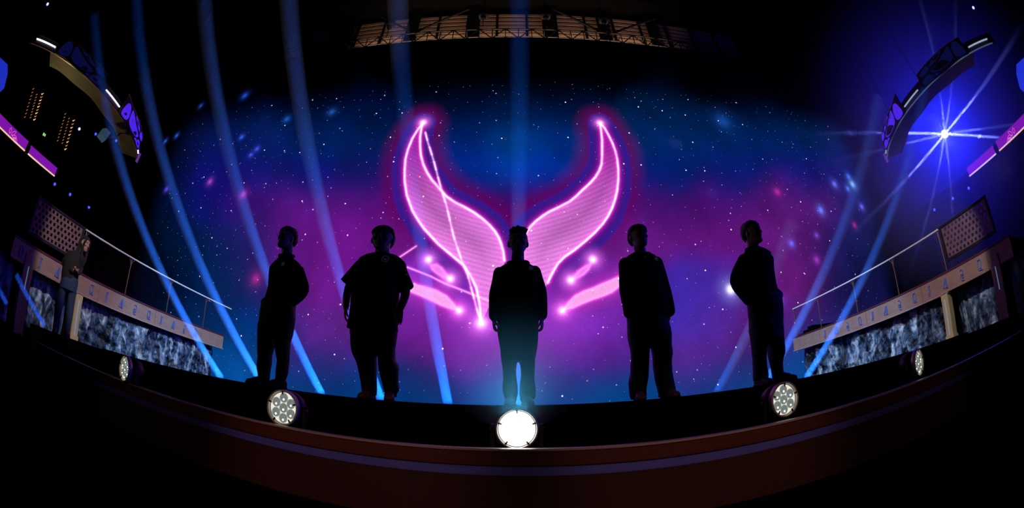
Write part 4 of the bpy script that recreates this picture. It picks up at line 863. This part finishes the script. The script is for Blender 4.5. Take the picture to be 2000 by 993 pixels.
def hand_shells(bm, wrist, d, nrm, thumb, curl=22, spread=4, sc=1.0):
    """palm and five fingers; d points to the fingertips, nrm out of the palm, thumb sign along w"""
    d = Vector(d).normalized(); nrm = Vector(nrm); nrm = (nrm - d * nrm.dot(d)).normalized(); w_ = d.cross(nrm) * thumb; wrist = Vector(wrist)
    rot = Matrix((w_, d, nrm)).transposed()
    ellipsoid(bm, wrist + d * .045 * sc, (.039 * sc, .054 * sc, .016 * sc), rot, 16, 12)
    ellipsoid(bm, wrist + d * .070 * sc, (.040 * sc, .026 * sc, .013 * sc), rot, 16, 12)
    ellipsoid(bm, wrist + w_ * .024 * sc + d * .034 * sc + nrm * .008, (.016 * sc, .030 * sc, .014 * sc), rot, 12, 8)
    for i, (off, L) in enumerate(((.030, .074), (.010, .083), (-.010, .077), (-.029, .061))):
        c0 = R(curl * (1 + .12 * i)); a = R(spread * (1.5 - i)); p = wrist + d * .084 * sc + w_ * off * sc
        P_ = [p - d * .02 * sc, p]; ang = c0 * .6
        for seg in (.45, .32, .23):
            dd = (d * math.cos(ang) + nrm * math.sin(ang)); dd = (dd + w_ * math.tan(a)).normalized(); p = p + dd * L * seg * sc; P_.append(p); ang += c0
        limb(bm, P_, [.0095 * sc, .0092 * sc, .0088 * sc, .008 * sc, .007 * sc], 10)
    p = wrist + d * .018 * sc + w_ * .026 * sc; t1 = p + (d * .030 + w_ * .022 + nrm * .008) * sc; t2_ = t1 + (d * .028 + w_ * .006 + nrm * .012) * sc; t3 = t2_ + (d * .022 - w_ * .002 + nrm * .010) * sc
    limb(bm, [p, t1, t2_, t3], [.014 * sc, .012 * sc, .010 * sc, .008 * sc], 10)
def hair_cap(style, Mx, m, parent, seed):
    bm = bmesh.new()
    if style == 'fringe':
        loft(bm, [(-.055, -.060, .060, .035, .090), (-.025, -.074, .074, .020, .106), (.010, -.083, .083, -.004, .114), (.040, -.087, .087, -.050, .117), (.052, -.086, .086, -.096, .117), (.075, -.085, .085, -.098, .114), (.100, -.076, .076, -.082, .100), (.122, -.056, .056, -.055, .074), (.134, -.028, .028, -.022, .036)], 30, 2.2)
    elif style == 'spiky':
        loft(bm, [(-.040, -.060, .060, .035, .088), (-.010, -.074, .074, .022, .102), (.025, -.081, .081, .000, .108), (.058, -.081, .081, -.040, .110), (.078, -.077, .077, -.086, .105), (.098, -.066, .066, -.074, .088), (.118, -.045, .045, -.048, .060), (.127, -.022, .022, -.02, .03)], 30, 2.2)
        g = random.Random(seed)
        for k in range(60):
            a = g.uniform(0, 6.28); r = g.uniform(0, 1) ** .6; x, y = .056 * r * math.cos(a), .070 * r * math.sin(a) - .002
            z = .075 + .048 * math.sqrt(max(0, 1 - r * r * .9)); lean = (x * .35 + g.uniform(-.008, .010), y * .3 + g.uniform(-.012, .004))
            tube(bm, [(x, y, z), (x + lean[0] * .5, y + lean[1] * .5, z + .020), (x + lean[0] * 1.3, y + lean[1], z + g.uniform(.034, .050))], [.013, .010, .004], 6)
    elif style == 'long':
        loft(bm, [(-.36, -.065, .060, .03, .085), (-.26, -.082, .078, .02, .105), (-.14, -.086, .084, .015, .112), (-.055, -.084, .084, .008, .112), (.010, -.085, .085, -.012, .114), (.050, -.086, .086, -.050, .115), (.075, -.083, .083, -.090, .112), (.100, -.072, .072, -.076, .096), (.120, -.052, .052, -.05, .07), (.130, -.024, .024, -.02, .03)], 30, 2.2)
        for s in (-1, 1): limb(bm, [(s * .060, -.070, .075), (s * .080, -.060, .01), (s * .080, -.055, -.10), (s * .070, -.075, -.22), (s * .062, -.085, -.33)], [.018, .020, .024, .024, .010], 10)
    for v in bm.verts: v.co = Mx @ v.co
    return solid('hair', bm, m, parent, 0.005, 2, (0.0035, seed, (1, 1, .5), 110, 10))
def ip(arr, z):
    a = sorted((p[1], p[0]) for p in arr); zz = [p[0] for p in a]; return float(np.interp(z, zz, [p[1] for p in a]))
def shoe(x, y, rz, parent, sc=1.0):
    bm = bmesh.new()
    loft(bm, [(-.185, -.022, .022, .006, .035), (-.170, -.040, .038, .004, .052), (-.12, -.048, .046, .003, .066), (-.06, -.045, .043, .003, .088), (0, -.040, .039, .003, .108), (.045, -.038, .037, .003, .112), (.080, -.034, .034, .004, .100), (.095, -.020, .020, .01, .07)], 22, 2.6, 'y')
    for k in range(4): limb(bm, [(-.022, -.035 - k * .022, .094 - k * .008), (0, -.037 - k * .022, .102 - k * .008), (.022, -.035 - k * .022, .094 - k * .008)], [.005, .006, .005], 6)
    T_ = Matrix.Translation((x, y, 0)) @ Matrix.Rotation(rz, 4, 'Z') @ Matrix.Scale(sc, 4)
    for v in bm.verts: v.co = T_ @ v.co
    s = solid('shoe', bm, M['shoe'], parent, 0.006, 2)
    bm = bmesh.new(); loft(bm, [(-.190, -.024, .024, 0, .018), (-.172, -.045, .042, 0, .022), (-.12, -.052, .050, 0, .024), (-.05, -.046, .046, 0, .024), (.03, -.042, .042, 0, .026), (.085, -.037, .037, 0, .026), (.102, -.02, .02, 0, .02)], 22, 2.8, 'y')
    for v in bm.verts: v.co = T_ @ v.co
    obj('sole', bm, M['sole'], s, True)
def project_marks(strokes, target, m, name, parent, rad=0.0016):
    """lay thin printed strokes on the front of a garment"""
    dg = bpy.context.evaluated_depsgraph_get(); bvh = BVHTree.FromPolygons([v.co for v in target.data.vertices], [p.vertices for p in target.data.polygons])
    bm = bmesh.new()
    for st_ in strokes:
        pts = []
        for x, z in st_:
            h_ = bvh.ray_cast(Vector((x, -1.5, z)), Vector((0, 1, 0)))
            if h_[0] is not None: pts.append(h_[0] + Vector((0, -.0015, 0)))
        if len(pts) > 1: tube(bm, pts, rad, 5)
    return tag(obj(name, bm, m, parent), 'pale printed mark')
def circ(cx, cz, r, n=20, a0=0, a1=360): return [(cx + r * math.cos(R(a0 + (a1 - a0) * k / n)), cz + r * math.sin(R(a0 + (a1 - a0) * k / n))) for k in range(n + 1)]
def round_emblem(x, z, s=1.0):
    return [circ(x, z, .021 * s), circ(x, z, .010 * s, 12, 40, 320), [(x - .004 * s, z + .006 * s), (x + .002 * s, z), (x - .003 * s, z - .007 * s)], [(x + .008 * s, z + .003 * s), (x + .018 * s, z + .004 * s)]]
def person(label, loc, rz, S):
    root = tag(empty('person', loc, R(rz)), label, 'person', S.get('group', 'performers standing on the stage'))
    hc = Vector(S['head']); sc = S.get('hs', 1.0)
    Mx = Matrix.Translation(hc) @ Matrix.Rotation(R(S.get('yaw', 0)), 4, 'Z') @ Matrix.Rotation(R(-S.get('pitch', 0)), 4, 'X') @ Matrix.Diagonal((sc * S.get('wx', 1.16), sc * 1.05, sc, 1))
    hx, hy, hz = hc; nkz = S['neck']; nx_ = S.get('nx', hx); nr = S.get('nr', .056)
    # continuous body
    bm = bmesh.new(); head_shells(bm, Mx, S.get('fw', 1.0))
    limb(bm, [(nx_, .030, nkz - .10), (nx_, .022, nkz), (hx * .5 + nx_ * .5, .018, hz - .10), (hx, .020, hz - .03)], [nr * 1.25, nr, nr * .96, nr * .98], 20)
    T = S['torso']; k_in = .035
    loft(bm, [(z, a + k_in, c - k_in, f + .02, b_ - .02) for z, a, c, f, b_ in T if c - a > .2], 24, 2.3)
    for A in ('armL', 'armR'):
        P_, Rr = S[A]; hnd = S[A + '_hand']
        w0 = Vector(P_[-1]); wr = Vector(hnd['wrist']) if 'wrist' in hnd else w0
        q = [Vector(p) for p in P_[:-1]] + [wr]
        limb(bm, q, S.get('fr', [.046, .040, .027]) if len(q) == 3 else [.046, .042, .036, .027], 14)
        hand_shells(bm, wr, hnd['d'], hnd['n'], hnd['t'], hnd.get('curl', 22), hnd.get('spread', 4), hnd.get('sc', 1.0))
    zc = S['crotch']; hips = []
    for side, O, I in (('L', S['LO'], S['LI']), ('R', S['RO'], S['RI'])):
        pts, rr = [], []
        for z in (.86, zc, .28, .07):
            a, c = ip(O, z), ip(I, min(z, zc)); m_ = (a + c) / 2; pts.append((m_, S.get('fy', {}).get(side, 0.0) * (1 - z), z)); rr.append(min(.075, abs(a - c) * .36 + .005) if z < .8 else .08)
        rr[-1] = .034; pts.append((pts[-1][0], pts[-1][1], .05)); rr.append(.036); limb(bm, pts, rr, 16)
    solid('body', bm, M['skin'], root, 0.0052, 2)
    body = root.children[-1] if root.children else None
    # garment on top
    top = bmesh.new(); loft(top, T, 32, 2.5)
    if S['kind'] == 'jacket':
        for A in ('armL', 'armR'):
            P_, Rr = S[A]; limb(top, P_, Rr, 18)
            d = (Vector(P_[-1]) - Vector(P_[-2])).normalized(); p = Vector(P_[-1]); tube(top, [p - d * .03, p + d * .028], [Rr[-1] * .95, Rr[-1] * .80], 18)
        cz = nkz; cr = S.get('cr', .075)
        ring = [(nx_ + cr * math.cos(a), .018 + (cr * 1.02) * math.sin(a), cz - .004 + .016 * math.sin(a)) for a in (R(-70 + 320 * k / 16 + 0) for k in range(17))]
        ring = [(nx_ + cr * math.cos(a), .018 + (cr * 1.02) * math.sin(a), cz - .004 + .018 * math.sin(a)) for a in (R(-62 + 304 * k / 16) for k in range(17))]
        limb(top, ring, [S.get('ct', .020)] * 17, 10)
        g_ = solid('jacket', top, M['jacket'], root, 0.0075, 3, (0.0065, S['seed'], (1, 1, .8), 20, 10))
        bm = bmesh.new(); 
        bvh = BVHTree.FromPolygons([v.co for v in g_.data.vertices], [p.vertices for p in g_.data.polygons]); zl = []
        for k in range(14):
            h_ = bvh.ray_cast(Vector((nx_, -1.5, cz - .035 - k * .012)), Vector((0, 1, 0)))
            if h_[0] is not None: zl.append(h_[0] + Vector((0, -.001, 0)))
        tube(bm, zl, .002, 5); zp = obj('zip', bm, M['blackmetal'], g_)
        if S.get('pull'): bm = bmesh.new(); ellipsoid(bm, zl[3] + Vector((0, -.004, -.006)), (.003, .003, .010)); obj('zip_pull', bm, M['emblem'], zp)
    elif S['kind'] == 'tee':
        for s_, (p, q, r0, r1) in S['sleeves'].items(): tube(top, [Vector(p), (Vector(p) + Vector(q)) / 2, Vector(q)], [r0, (r0 + r1) / 2, r1], 22)
        g_ = solid('t_shirt', top, M['tee'], root, 0.0075, 3, (0.007, S['seed'], (1, 1, .7), 17, 10))
    else:
        for A in ('armL', 'armR'): P_, Rr = S[A]; limb(top, P_, Rr, 18)
        g_ = solid('sweater', top, M['knit'], root, 0.008, 3, (0.006, S['seed'], (1, 1, .8), 20, 10))
    if 'emblem' in S: project_marks(round_emblem(*S['emblem']), g_, M['emblem'], 'chest_emblem', g_)
    # trousers
    bm = bmesh.new(); zt = S.get('waist', .93); hipx = lambda z: (ip(S['LO'], z), ip(S['RO'], z))
    secs = []
    for z in np.linspace(zc - .03, zt, 9):
        a, c = hipx(z); dpt = .125 + .02 * (z - zc); secs.append((z, a, c, -dpt * S.get('dep', 1), dpt * S.get('dep', 1)))
    loft(bm, secs, 32, 2.5)
    hem = S.get('hem', .045)
    for side, O, I in (('L', S['LO'], S['LI']), ('R', S['RO'], S['RI'])):
        secs = []; fy = S.get('fy', {}).get(side, 0.0)
        for z in np.linspace(hem, zc + .10, 16):
            a, c = sorted((ip(O, z), ip(I, min(z, zc)))); 
            if z > zc - .02: c, a = (c - .004, a) if side == 'L' else (c, a + .004)
            hw = (c - a) / 2; dd = max(.075, min(hw * 1.05, .125)) * S.get('dep', 1); y0 = fy * (1 - z)
            secs.append((z, a, c, y0 - dd, y0 + dd))
        loft(bm, secs, 26, 2.3)
    solid('trousers', bm, M['denim'] if S['kind'] == 'sweater' else M['trouser'], root, 0.0075, 3, (0.0065, S['seed'] + 9, (1, 1, 1.1), 22, 10))
    for side, O, I, a in (('L', S['LO'], S['LI'], -8), ('R', S['RO'], S['RI'], 10)):
        x = (ip(O, .05) + ip(I, .05)) / 2 + S.get('sx', {}).get(side, 0); shoe(x, S.get('fy', {}).get(side, 0.0) * .95 - .01, R(S.get('toe', {}).get(side, a)), root)
    hair_cap(S['hair'], Mx, S.get('hairm', M['hair']), root, S['seed'] + 3)
    for s in (-1, 1):
        bm = bmesh.new(); ellipsoid(bm, (s * .031, -.0835, .0145), (.0095, .0055, .0045)); 
        for v in bm.verts: v.co = Mx @ v.co
        obj('eye', bm, M['eye'], root, True)
    if S.get('glasses'):
        bm = bmesh.new()
        for s in (-1, 1):
            tube(bm, [(s * .034 + .024 * math.cos(a), -.100 - .004 * math.cos(a) ** 2, .012 + .019 * math.sin(a)) for a in (2 * math.pi * k / 20 for k in range(21))], .0014, 6)
            tube(bm, [(s * .058, -.100, .017), (s * .074, -.080, .018), (s * .081, -.03, .014), (s * .083, .004, .008)], .0018, 6)
        tube(bm, [(-.011, -.102, .016), (0, -.104, .019), (.011, -.102, .016)], .0014, 6)
        for v in bm.verts: v.co = Mx @ v.co
        gl_ = obj('glasses', bm, M['specs'], root)
        for s in (-1, 1):
            bm = bmesh.new(); tube(bm, [(s * .034, -.101, .012), (s * .034, -.1025, .012)], .0225, 20)
            for v in bm.verts: v.co = Mx @ v.co
            tag(obj('lens', bm, M['glass'], gl_), 'clear spectacle lens')
    return root, g_
DN = (0, 0, -1)
# 1. slim performer, glasses, hands in pockets
person('slim person in glasses, dark jacket, hands in pockets, leftmost of the five in the row', (-2.54, 4.02, 0), -6, dict(
    head=(-.032, -.01, 1.682), hs=1.13, wx=1.06, yaw=-12, pitch=4, neck=1.49, nx=-.012, nr=.074, kind='jacket', seed=11, hair='fringe', glasses=True, cr=.085, emblem=(.055, 1.345),
    torso=[(.855, -.210, .170, -.12, .12), (.95, -.195, .20, -.125, .13), (1.10, -.165, .225, -.13, .13), (1.24, -.190, .25, -.13, .13), (1.325, -.205, .235, -.12, .12), (1.385, -.175, .205, -.10, .11), (1.43, -.120, .140, -.08, .09), (1.465, -.095, .085, -.07, .08)],
    armL=([(-.165, .03, 1.315), (-.135, .12, 1.10), (-.215, .0, .925)], [.068, .058, .058]), armL_hand=dict(d=(-.05, -.3, -1), n=(1, 0, 0), t=1, wrist=(-.20, -.02, .92), sc=.9),
    armR=([(.20, .03, 1.30), (.258, .10, 1.11), (.175, .0, .935)], [.070, .060, .055]), armR_hand=dict(d=(-.2, -.3, -1), n=(-1, 0, 0), t=-1, wrist=(.15, -.02, .93), sc=.9),
    LO=[(-.235, .93), (-.252, .805), (-.239, .636), (-.227, .448), (-.209, .304), (-.216, .241), (-.2, .15), (-.165, .051)], LI=[(-.003, .591), (-.019, .467), (-.052, .361), (-.042, .27), (-.05, .147), (-.062, .064)],
    RI=[(-.003, .591), (.017, .531), (.049, .371), (.082, .293), (.068, .17), (.072, .04)], RO=[(.217, .892), (.231, .75), (.217, .567), (.198, .525), (.211, .345), (.209, .166), (.166, .091), (.164, .041)], crotch=.59, toe={'L': -40, 'R': -20}, sx={'L': -.03}))
# 2. broad performer in a wide T-shirt
r2, g2 = person('broad person in a wide black t-shirt with bare forearms, second in the row', (-1.28, 3.98, 0), 0, dict(
    head=(-.072, -.01, 1.646), hs=1.14, wx=1.30, yaw=3, pitch=2, neck=1.495, nx=-.068, nr=.082, kind='tee', seed=21, hair='fringe',
    torso=[(.69, -.355, .170, -.18, .16), (.80, -.340, .160, -.20, .17), (.95, -.335, .158, -.20, .17), (1.12, -.330, .150, -.18, .16), (1.25, -.345, .175, -.16, .15), (1.36, -.345, .190, -.14, .14), (1.43, -.300, .160, -.12, .12), (1.465, -.240, .105, -.10, .11), (1.485, -.150, .020, -.09, .10)],
    sleeves={'L': ((-.275, 0, 1.355), (-.412, -.01, 1.148), .076, .090), 'R': ((.125, 0, 1.355), (.228, -.01, 1.118), .074, .084)},
    armL=([(-.30, 0, 1.36), (-.405, .02, 1.10), (-.392, -.03, .90)], [.06, .05, .04]), armL_hand=dict(d=(.06, -.12, -1), n=(1, .3, 0), t=1, curl=26, sc=1.08), fr=[.062, .050, .033],
    armR=([(.15, 0, 1.36), (.218, .02, 1.10), (.200, -.05, .905)], [.06, .05, .04]), armR_hand=dict(d=(-.04, -.15, -1), n=(-.7, .6, 0), t=-1, curl=16, spread=6, sc=1.08),
    LO=[(-.33, .92), (-.33, .70), (-.324, .664), (-.309, .545), (-.274, .438), (-.232, .362), (-.194, .247), (-.171, .103), (-.148, .046)], LI=[(-.037, .486), (-.038, .374), (-.021, .24), (-.022, .095), (-.025, .042)],
    RI=[(-.025, .463), (.016, .262), (.052, .129), (.079, .064)], RO=[(.165, .92), (.164, .686), (.157, .559), (.148, .501), (.16, .405), (.199, .349), (.198, .206), (.208, .111), (.182, .081), (.18, .0)], crotch=.475, dep=1.15))
bm = bmesh.new()
project_marks([circ(.02, 1.39, .036), [(x, z - .0) for x, z in ((-.002, 1.395), (.010, 1.388), (.020, 1.380), (.030, 1.388), (.042, 1.395))], [(.008, 1.380), (.020, 1.374), (.032, 1.380)]], g2, M['emblem'], 'chest_emblem', g2); bm.free()
TT = lambda x, z: [[(x - .012, z + .012), (x + .012, z + .010)], [(x, z + .012), (x + .003, z - .014)]]
CC = lambda x, z: [[(x + .014, z + .010), (x - .008, z + .012), (x - .010, z - .010), (x + .013, z - .013)]]
OO = lambda x, z: [[(x - .010, z + .011), (x + .010, z + .009), (x + .012, z - .011), (x - .008, z - .010), (x - .010, z + .011)]]
YY = lambda x, z: [[(x - .010, z + .012), (x, z), (x + .008, z + .012)], [(x, z), (x + .003, z - .013)]]
NN = lambda x, z: [[(x - .008, z - .012), (x - .006, z + .012), (x + .006, z - .012), (x + .009, z + .012)]]
project_marks(TT(.222, 1.290) + CC(.252, 1.285) + YY(.238, 1.252) + NN(.262, 1.248), g2, M['emblem'], 'sleeve_lettering', g2, .0018)
tr2 = [c for c in r2.children if c.name.startswith('trousers')][0]
# 3. middle performer
person('person in hooded jacket and glasses, arms down, right behind the blazing white stage light', (.05, 4.08, 0), 0, dict(
    head=(.012, -.005, 1.640), hs=1.10, wx=1.14, yaw=0, pitch=-2, neck=1.435, nx=.008, nr=.068, kind='jacket', seed=31, hair='spiky', glasses=True, emblem=(.138, 1.341), cr=.098, ct=.026,
    torso=[(.71, -.180, .195, -.12, .12), (.90, -.205, .220, -.14, .13), (1.10, -.210, .225, -.14, .13), (1.25, -.205, .215, -.14, .13), (1.335, -.200, .210, -.12, .12), (1.385, -.165, .175, -.10, .11), (1.415, -.120, .125, -.085, .095), (1.435, -.080, .090, -.07, .08)],
    armL=([(-.172, .01, 1.325), (-.217, .02, 1.09), (-.222, -.03, .875)], [.066, .063, .056]), armL_hand=dict(d=(.10, -.10, -1), n=(1, .2, 0), t=1, curl=36, wrist=(-.228, -.03, .84), sc=1.0),
    armR=([(.178, .01, 1.335), (.236, .02, 1.09), (.238, -.03, .885)], [.068, .065, .056]), armR_hand=dict(d=(-.04, -.10, -1), n=(-1, .2, 0), t=-1, curl=42, wrist=(.242, -.03, .84), sc=1.0),
    LO=[(-.19, .92), (-.186, .688), (-.166, .529), (-.142, .357), (-.135, .253), (-.139, .148), (-.123, .072), (-.095, .044)], LI=[(.007, .462), (-.007, .386), (-.007, .291), (.002, .167), (.004, .12), (-.008, .05)],
    RI=[(.012, .453), (.033, .376), (.030, .262), (.022, .12), (.030, .05)], RO=[(.21, .92), (.206, .717), (.191, .548), (.171, .433), (.165, .261), (.174, .175), (.168, .071), (.131, .043)], crotch=.46))
# 4.
person('person with head tilted back in a long dark jacket, fourth in the row', (1.29, 3.90, 0), 2, dict(
    head=(.008, -.005, 1.636), hs=1.07, wx=1.08, yaw=8, pitch=5, neck=1.462, nx=.018, nr=.065, kind='jacket', seed=41, pull=True, hair='fringe', emblem=(.139, 1.371), cr=.085, ct=.022,
    torso=[(.785, -.185, .235, -.13, .13), (1.00, -.190, .240, -.14, .13), (1.20, -.190, .230, -.14, .13), (1.32, -.195, .225, -.13, .12), (1.39, -.175, .205, -.11, .11), (1.43, -.135, .160, -.09, .10), (1.455, -.095, .115, -.075, .085)],
    armL=([(-.158, .01, 1.35), (-.175, .02, 1.10), (-.178, -.03, .845)], [.068, .066, .056]), armL_hand=dict(d=(.10, -.10, -1), n=(.8, .4, 0), t=1, curl=30, wrist=(-.18, -.03, .865)),
    armR=([(.182, .01, 1.365), (.240, .02, 1.09), (.252, -.03, .855)], [.068, .066, .058]), armR_hand=dict(d=(-.10, -.10, -1), n=(-.8, .4, 0), t=-1, curl=34, wrist=(.255, -.03, .875)),
    LO=[(-.19, .92), (-.188, .755), (-.195, .631), (-.182, .526), (-.173, .412), (-.181, .272), (-.205, .189), (-.197, .048), (-.175, -.015)], LI=[(.029, .549), (-.001, .393), (-.008, .223), (-.034, .111), (-.038, 0)],
    RI=[(.031, .535), (.055, .409), (.060, .275), (.064, .189), (.098, .053), (.092, 0)], RO=[(.235, .92), (.238, .768), (.256, .669), (.249, .523), (.259, .444), (.230, .369), (.236, .243), (.270, .057), (.24, .007)], crotch=.54, hem=.012))
# 5.
person('person in dark jacket with ash hair, hands in pockets, rightmost of the five', (2.57, 3.71, 0), 6, dict(
    head=(.028, -.005, 1.618), hs=1.12, wx=1.04, yaw=16, pitch=3, neck=1.452, nx=.024, nr=.074, kind='jacket', seed=51, hair='fringe', hairm=M['hairsilver'], emblem=(.180, 1.353), cr=.085, ct=.022,
    torso=[(.795, -.180, .285, -.12, .13), (.88, -.165, .235, -.13, .13), (1.05, -.195, .215, -.13, .13), (1.20, -.200, .225, -.13, .13), (1.31, -.170, .245, -.13, .12), (1.385, -.140, .235, -.11, .11), (1.43, -.105, .170, -.09, .10), (1.455, -.075, .115, -.07, .08)],
    armL=([(-.145, .03, 1.325), (-.250, .10, 1.11), (-.180, .02, .885)], [.068, .062, .052]), armL_hand=dict(d=(.3, -.2, -1), n=(1, 0, 0), t=1, wrist=(-.15, .0, .90), sc=.9),
    armR=([(.222, .03, 1.325), (.218, .10, 1.09), (.258, -.01, .925)], [.070, .060, .056]), armR_hand=dict(d=(-.1, -.3, -1), n=(-1, 0, 0), t=-1, wrist=(.24, -.01, .92), sc=.9),
    LO=[(-.18, .92), (-.185, .787), (-.179, .695), (-.195, .585), (-.193, .404), (-.199, .226), (-.207, .068)], LI=[(.027, .491), (-.035, .369), (-.053, .27), (-.055, .19), (-.042, .078), (-.070, .051)],
    RI=[(.030, .465), (.027, .302), (.044, .158), (.055, .065)], RO=[(.27, .92), (.280, .80), (.272, .74), (.238, .53), (.229, .312), (.185, .213), (.185, .121), (.190, .058)], crotch=.485, hem=.062, toe={'L': 0, 'R': 42}, sx={'R': .03}))
# 6. woman by the left gallery
person('person with long dark hair, black sweater and jeans, standing by the left gallery pillar', (-6.605, 3.336, -0.02), 63.2, dict(
    head=(.135, -.01, 1.478), hs=.98, yaw=52, pitch=-6, neck=1.315, nx=.085, nr=.050, kind='sweater', seed=61, hair='long', group='gallery onlooker',
    torso=[(.80, -.165, .165, -.12, .13), (.95, -.185, .170, -.13, .14), (1.10, -.200, .175, -.14, .14), (1.22, -.165, .190, -.13, .13), (1.28, -.10, .180, -.11, .12), (1.315, -.01, .160, -.08, .10), (1.33, .035, .135, -.06, .08)],
    armL=([(-.110, .02, 1.235), (-.170, .05, 1.06), (.02, -.15, .985)], [.058, .055, .042]), armL_hand=dict(d=(1, -.1, .1), n=(0, .3, 1), t=1, curl=30, sc=.88),
    armR=([(.165, .02, 1.235), (.185, .05, 1.07), (.135, -.14, .985)], [.055, .050, .040]), armR_hand=dict(d=(-.6, -.5, .2), n=(0, -.2, 1), t=-1, curl=30, sc=.88),
    LO=[(-.155, .92), (-.160, .877), (-.168, .75), (-.190, .422), (-.175, .10), (-.165, .02)], LI=[(.00, .72), (-.03, .42), (-.045, .10), (-.045, .02)],
    RI=[(.01, .72), (.045, .42), (.065, .10), (.075, .02)], RO=[(.18, .92), (.190, .82), (.188, .74), (.190, .419), (.185, .117), (.18, .03)], crotch=.72, hem=.03, waist=.90))
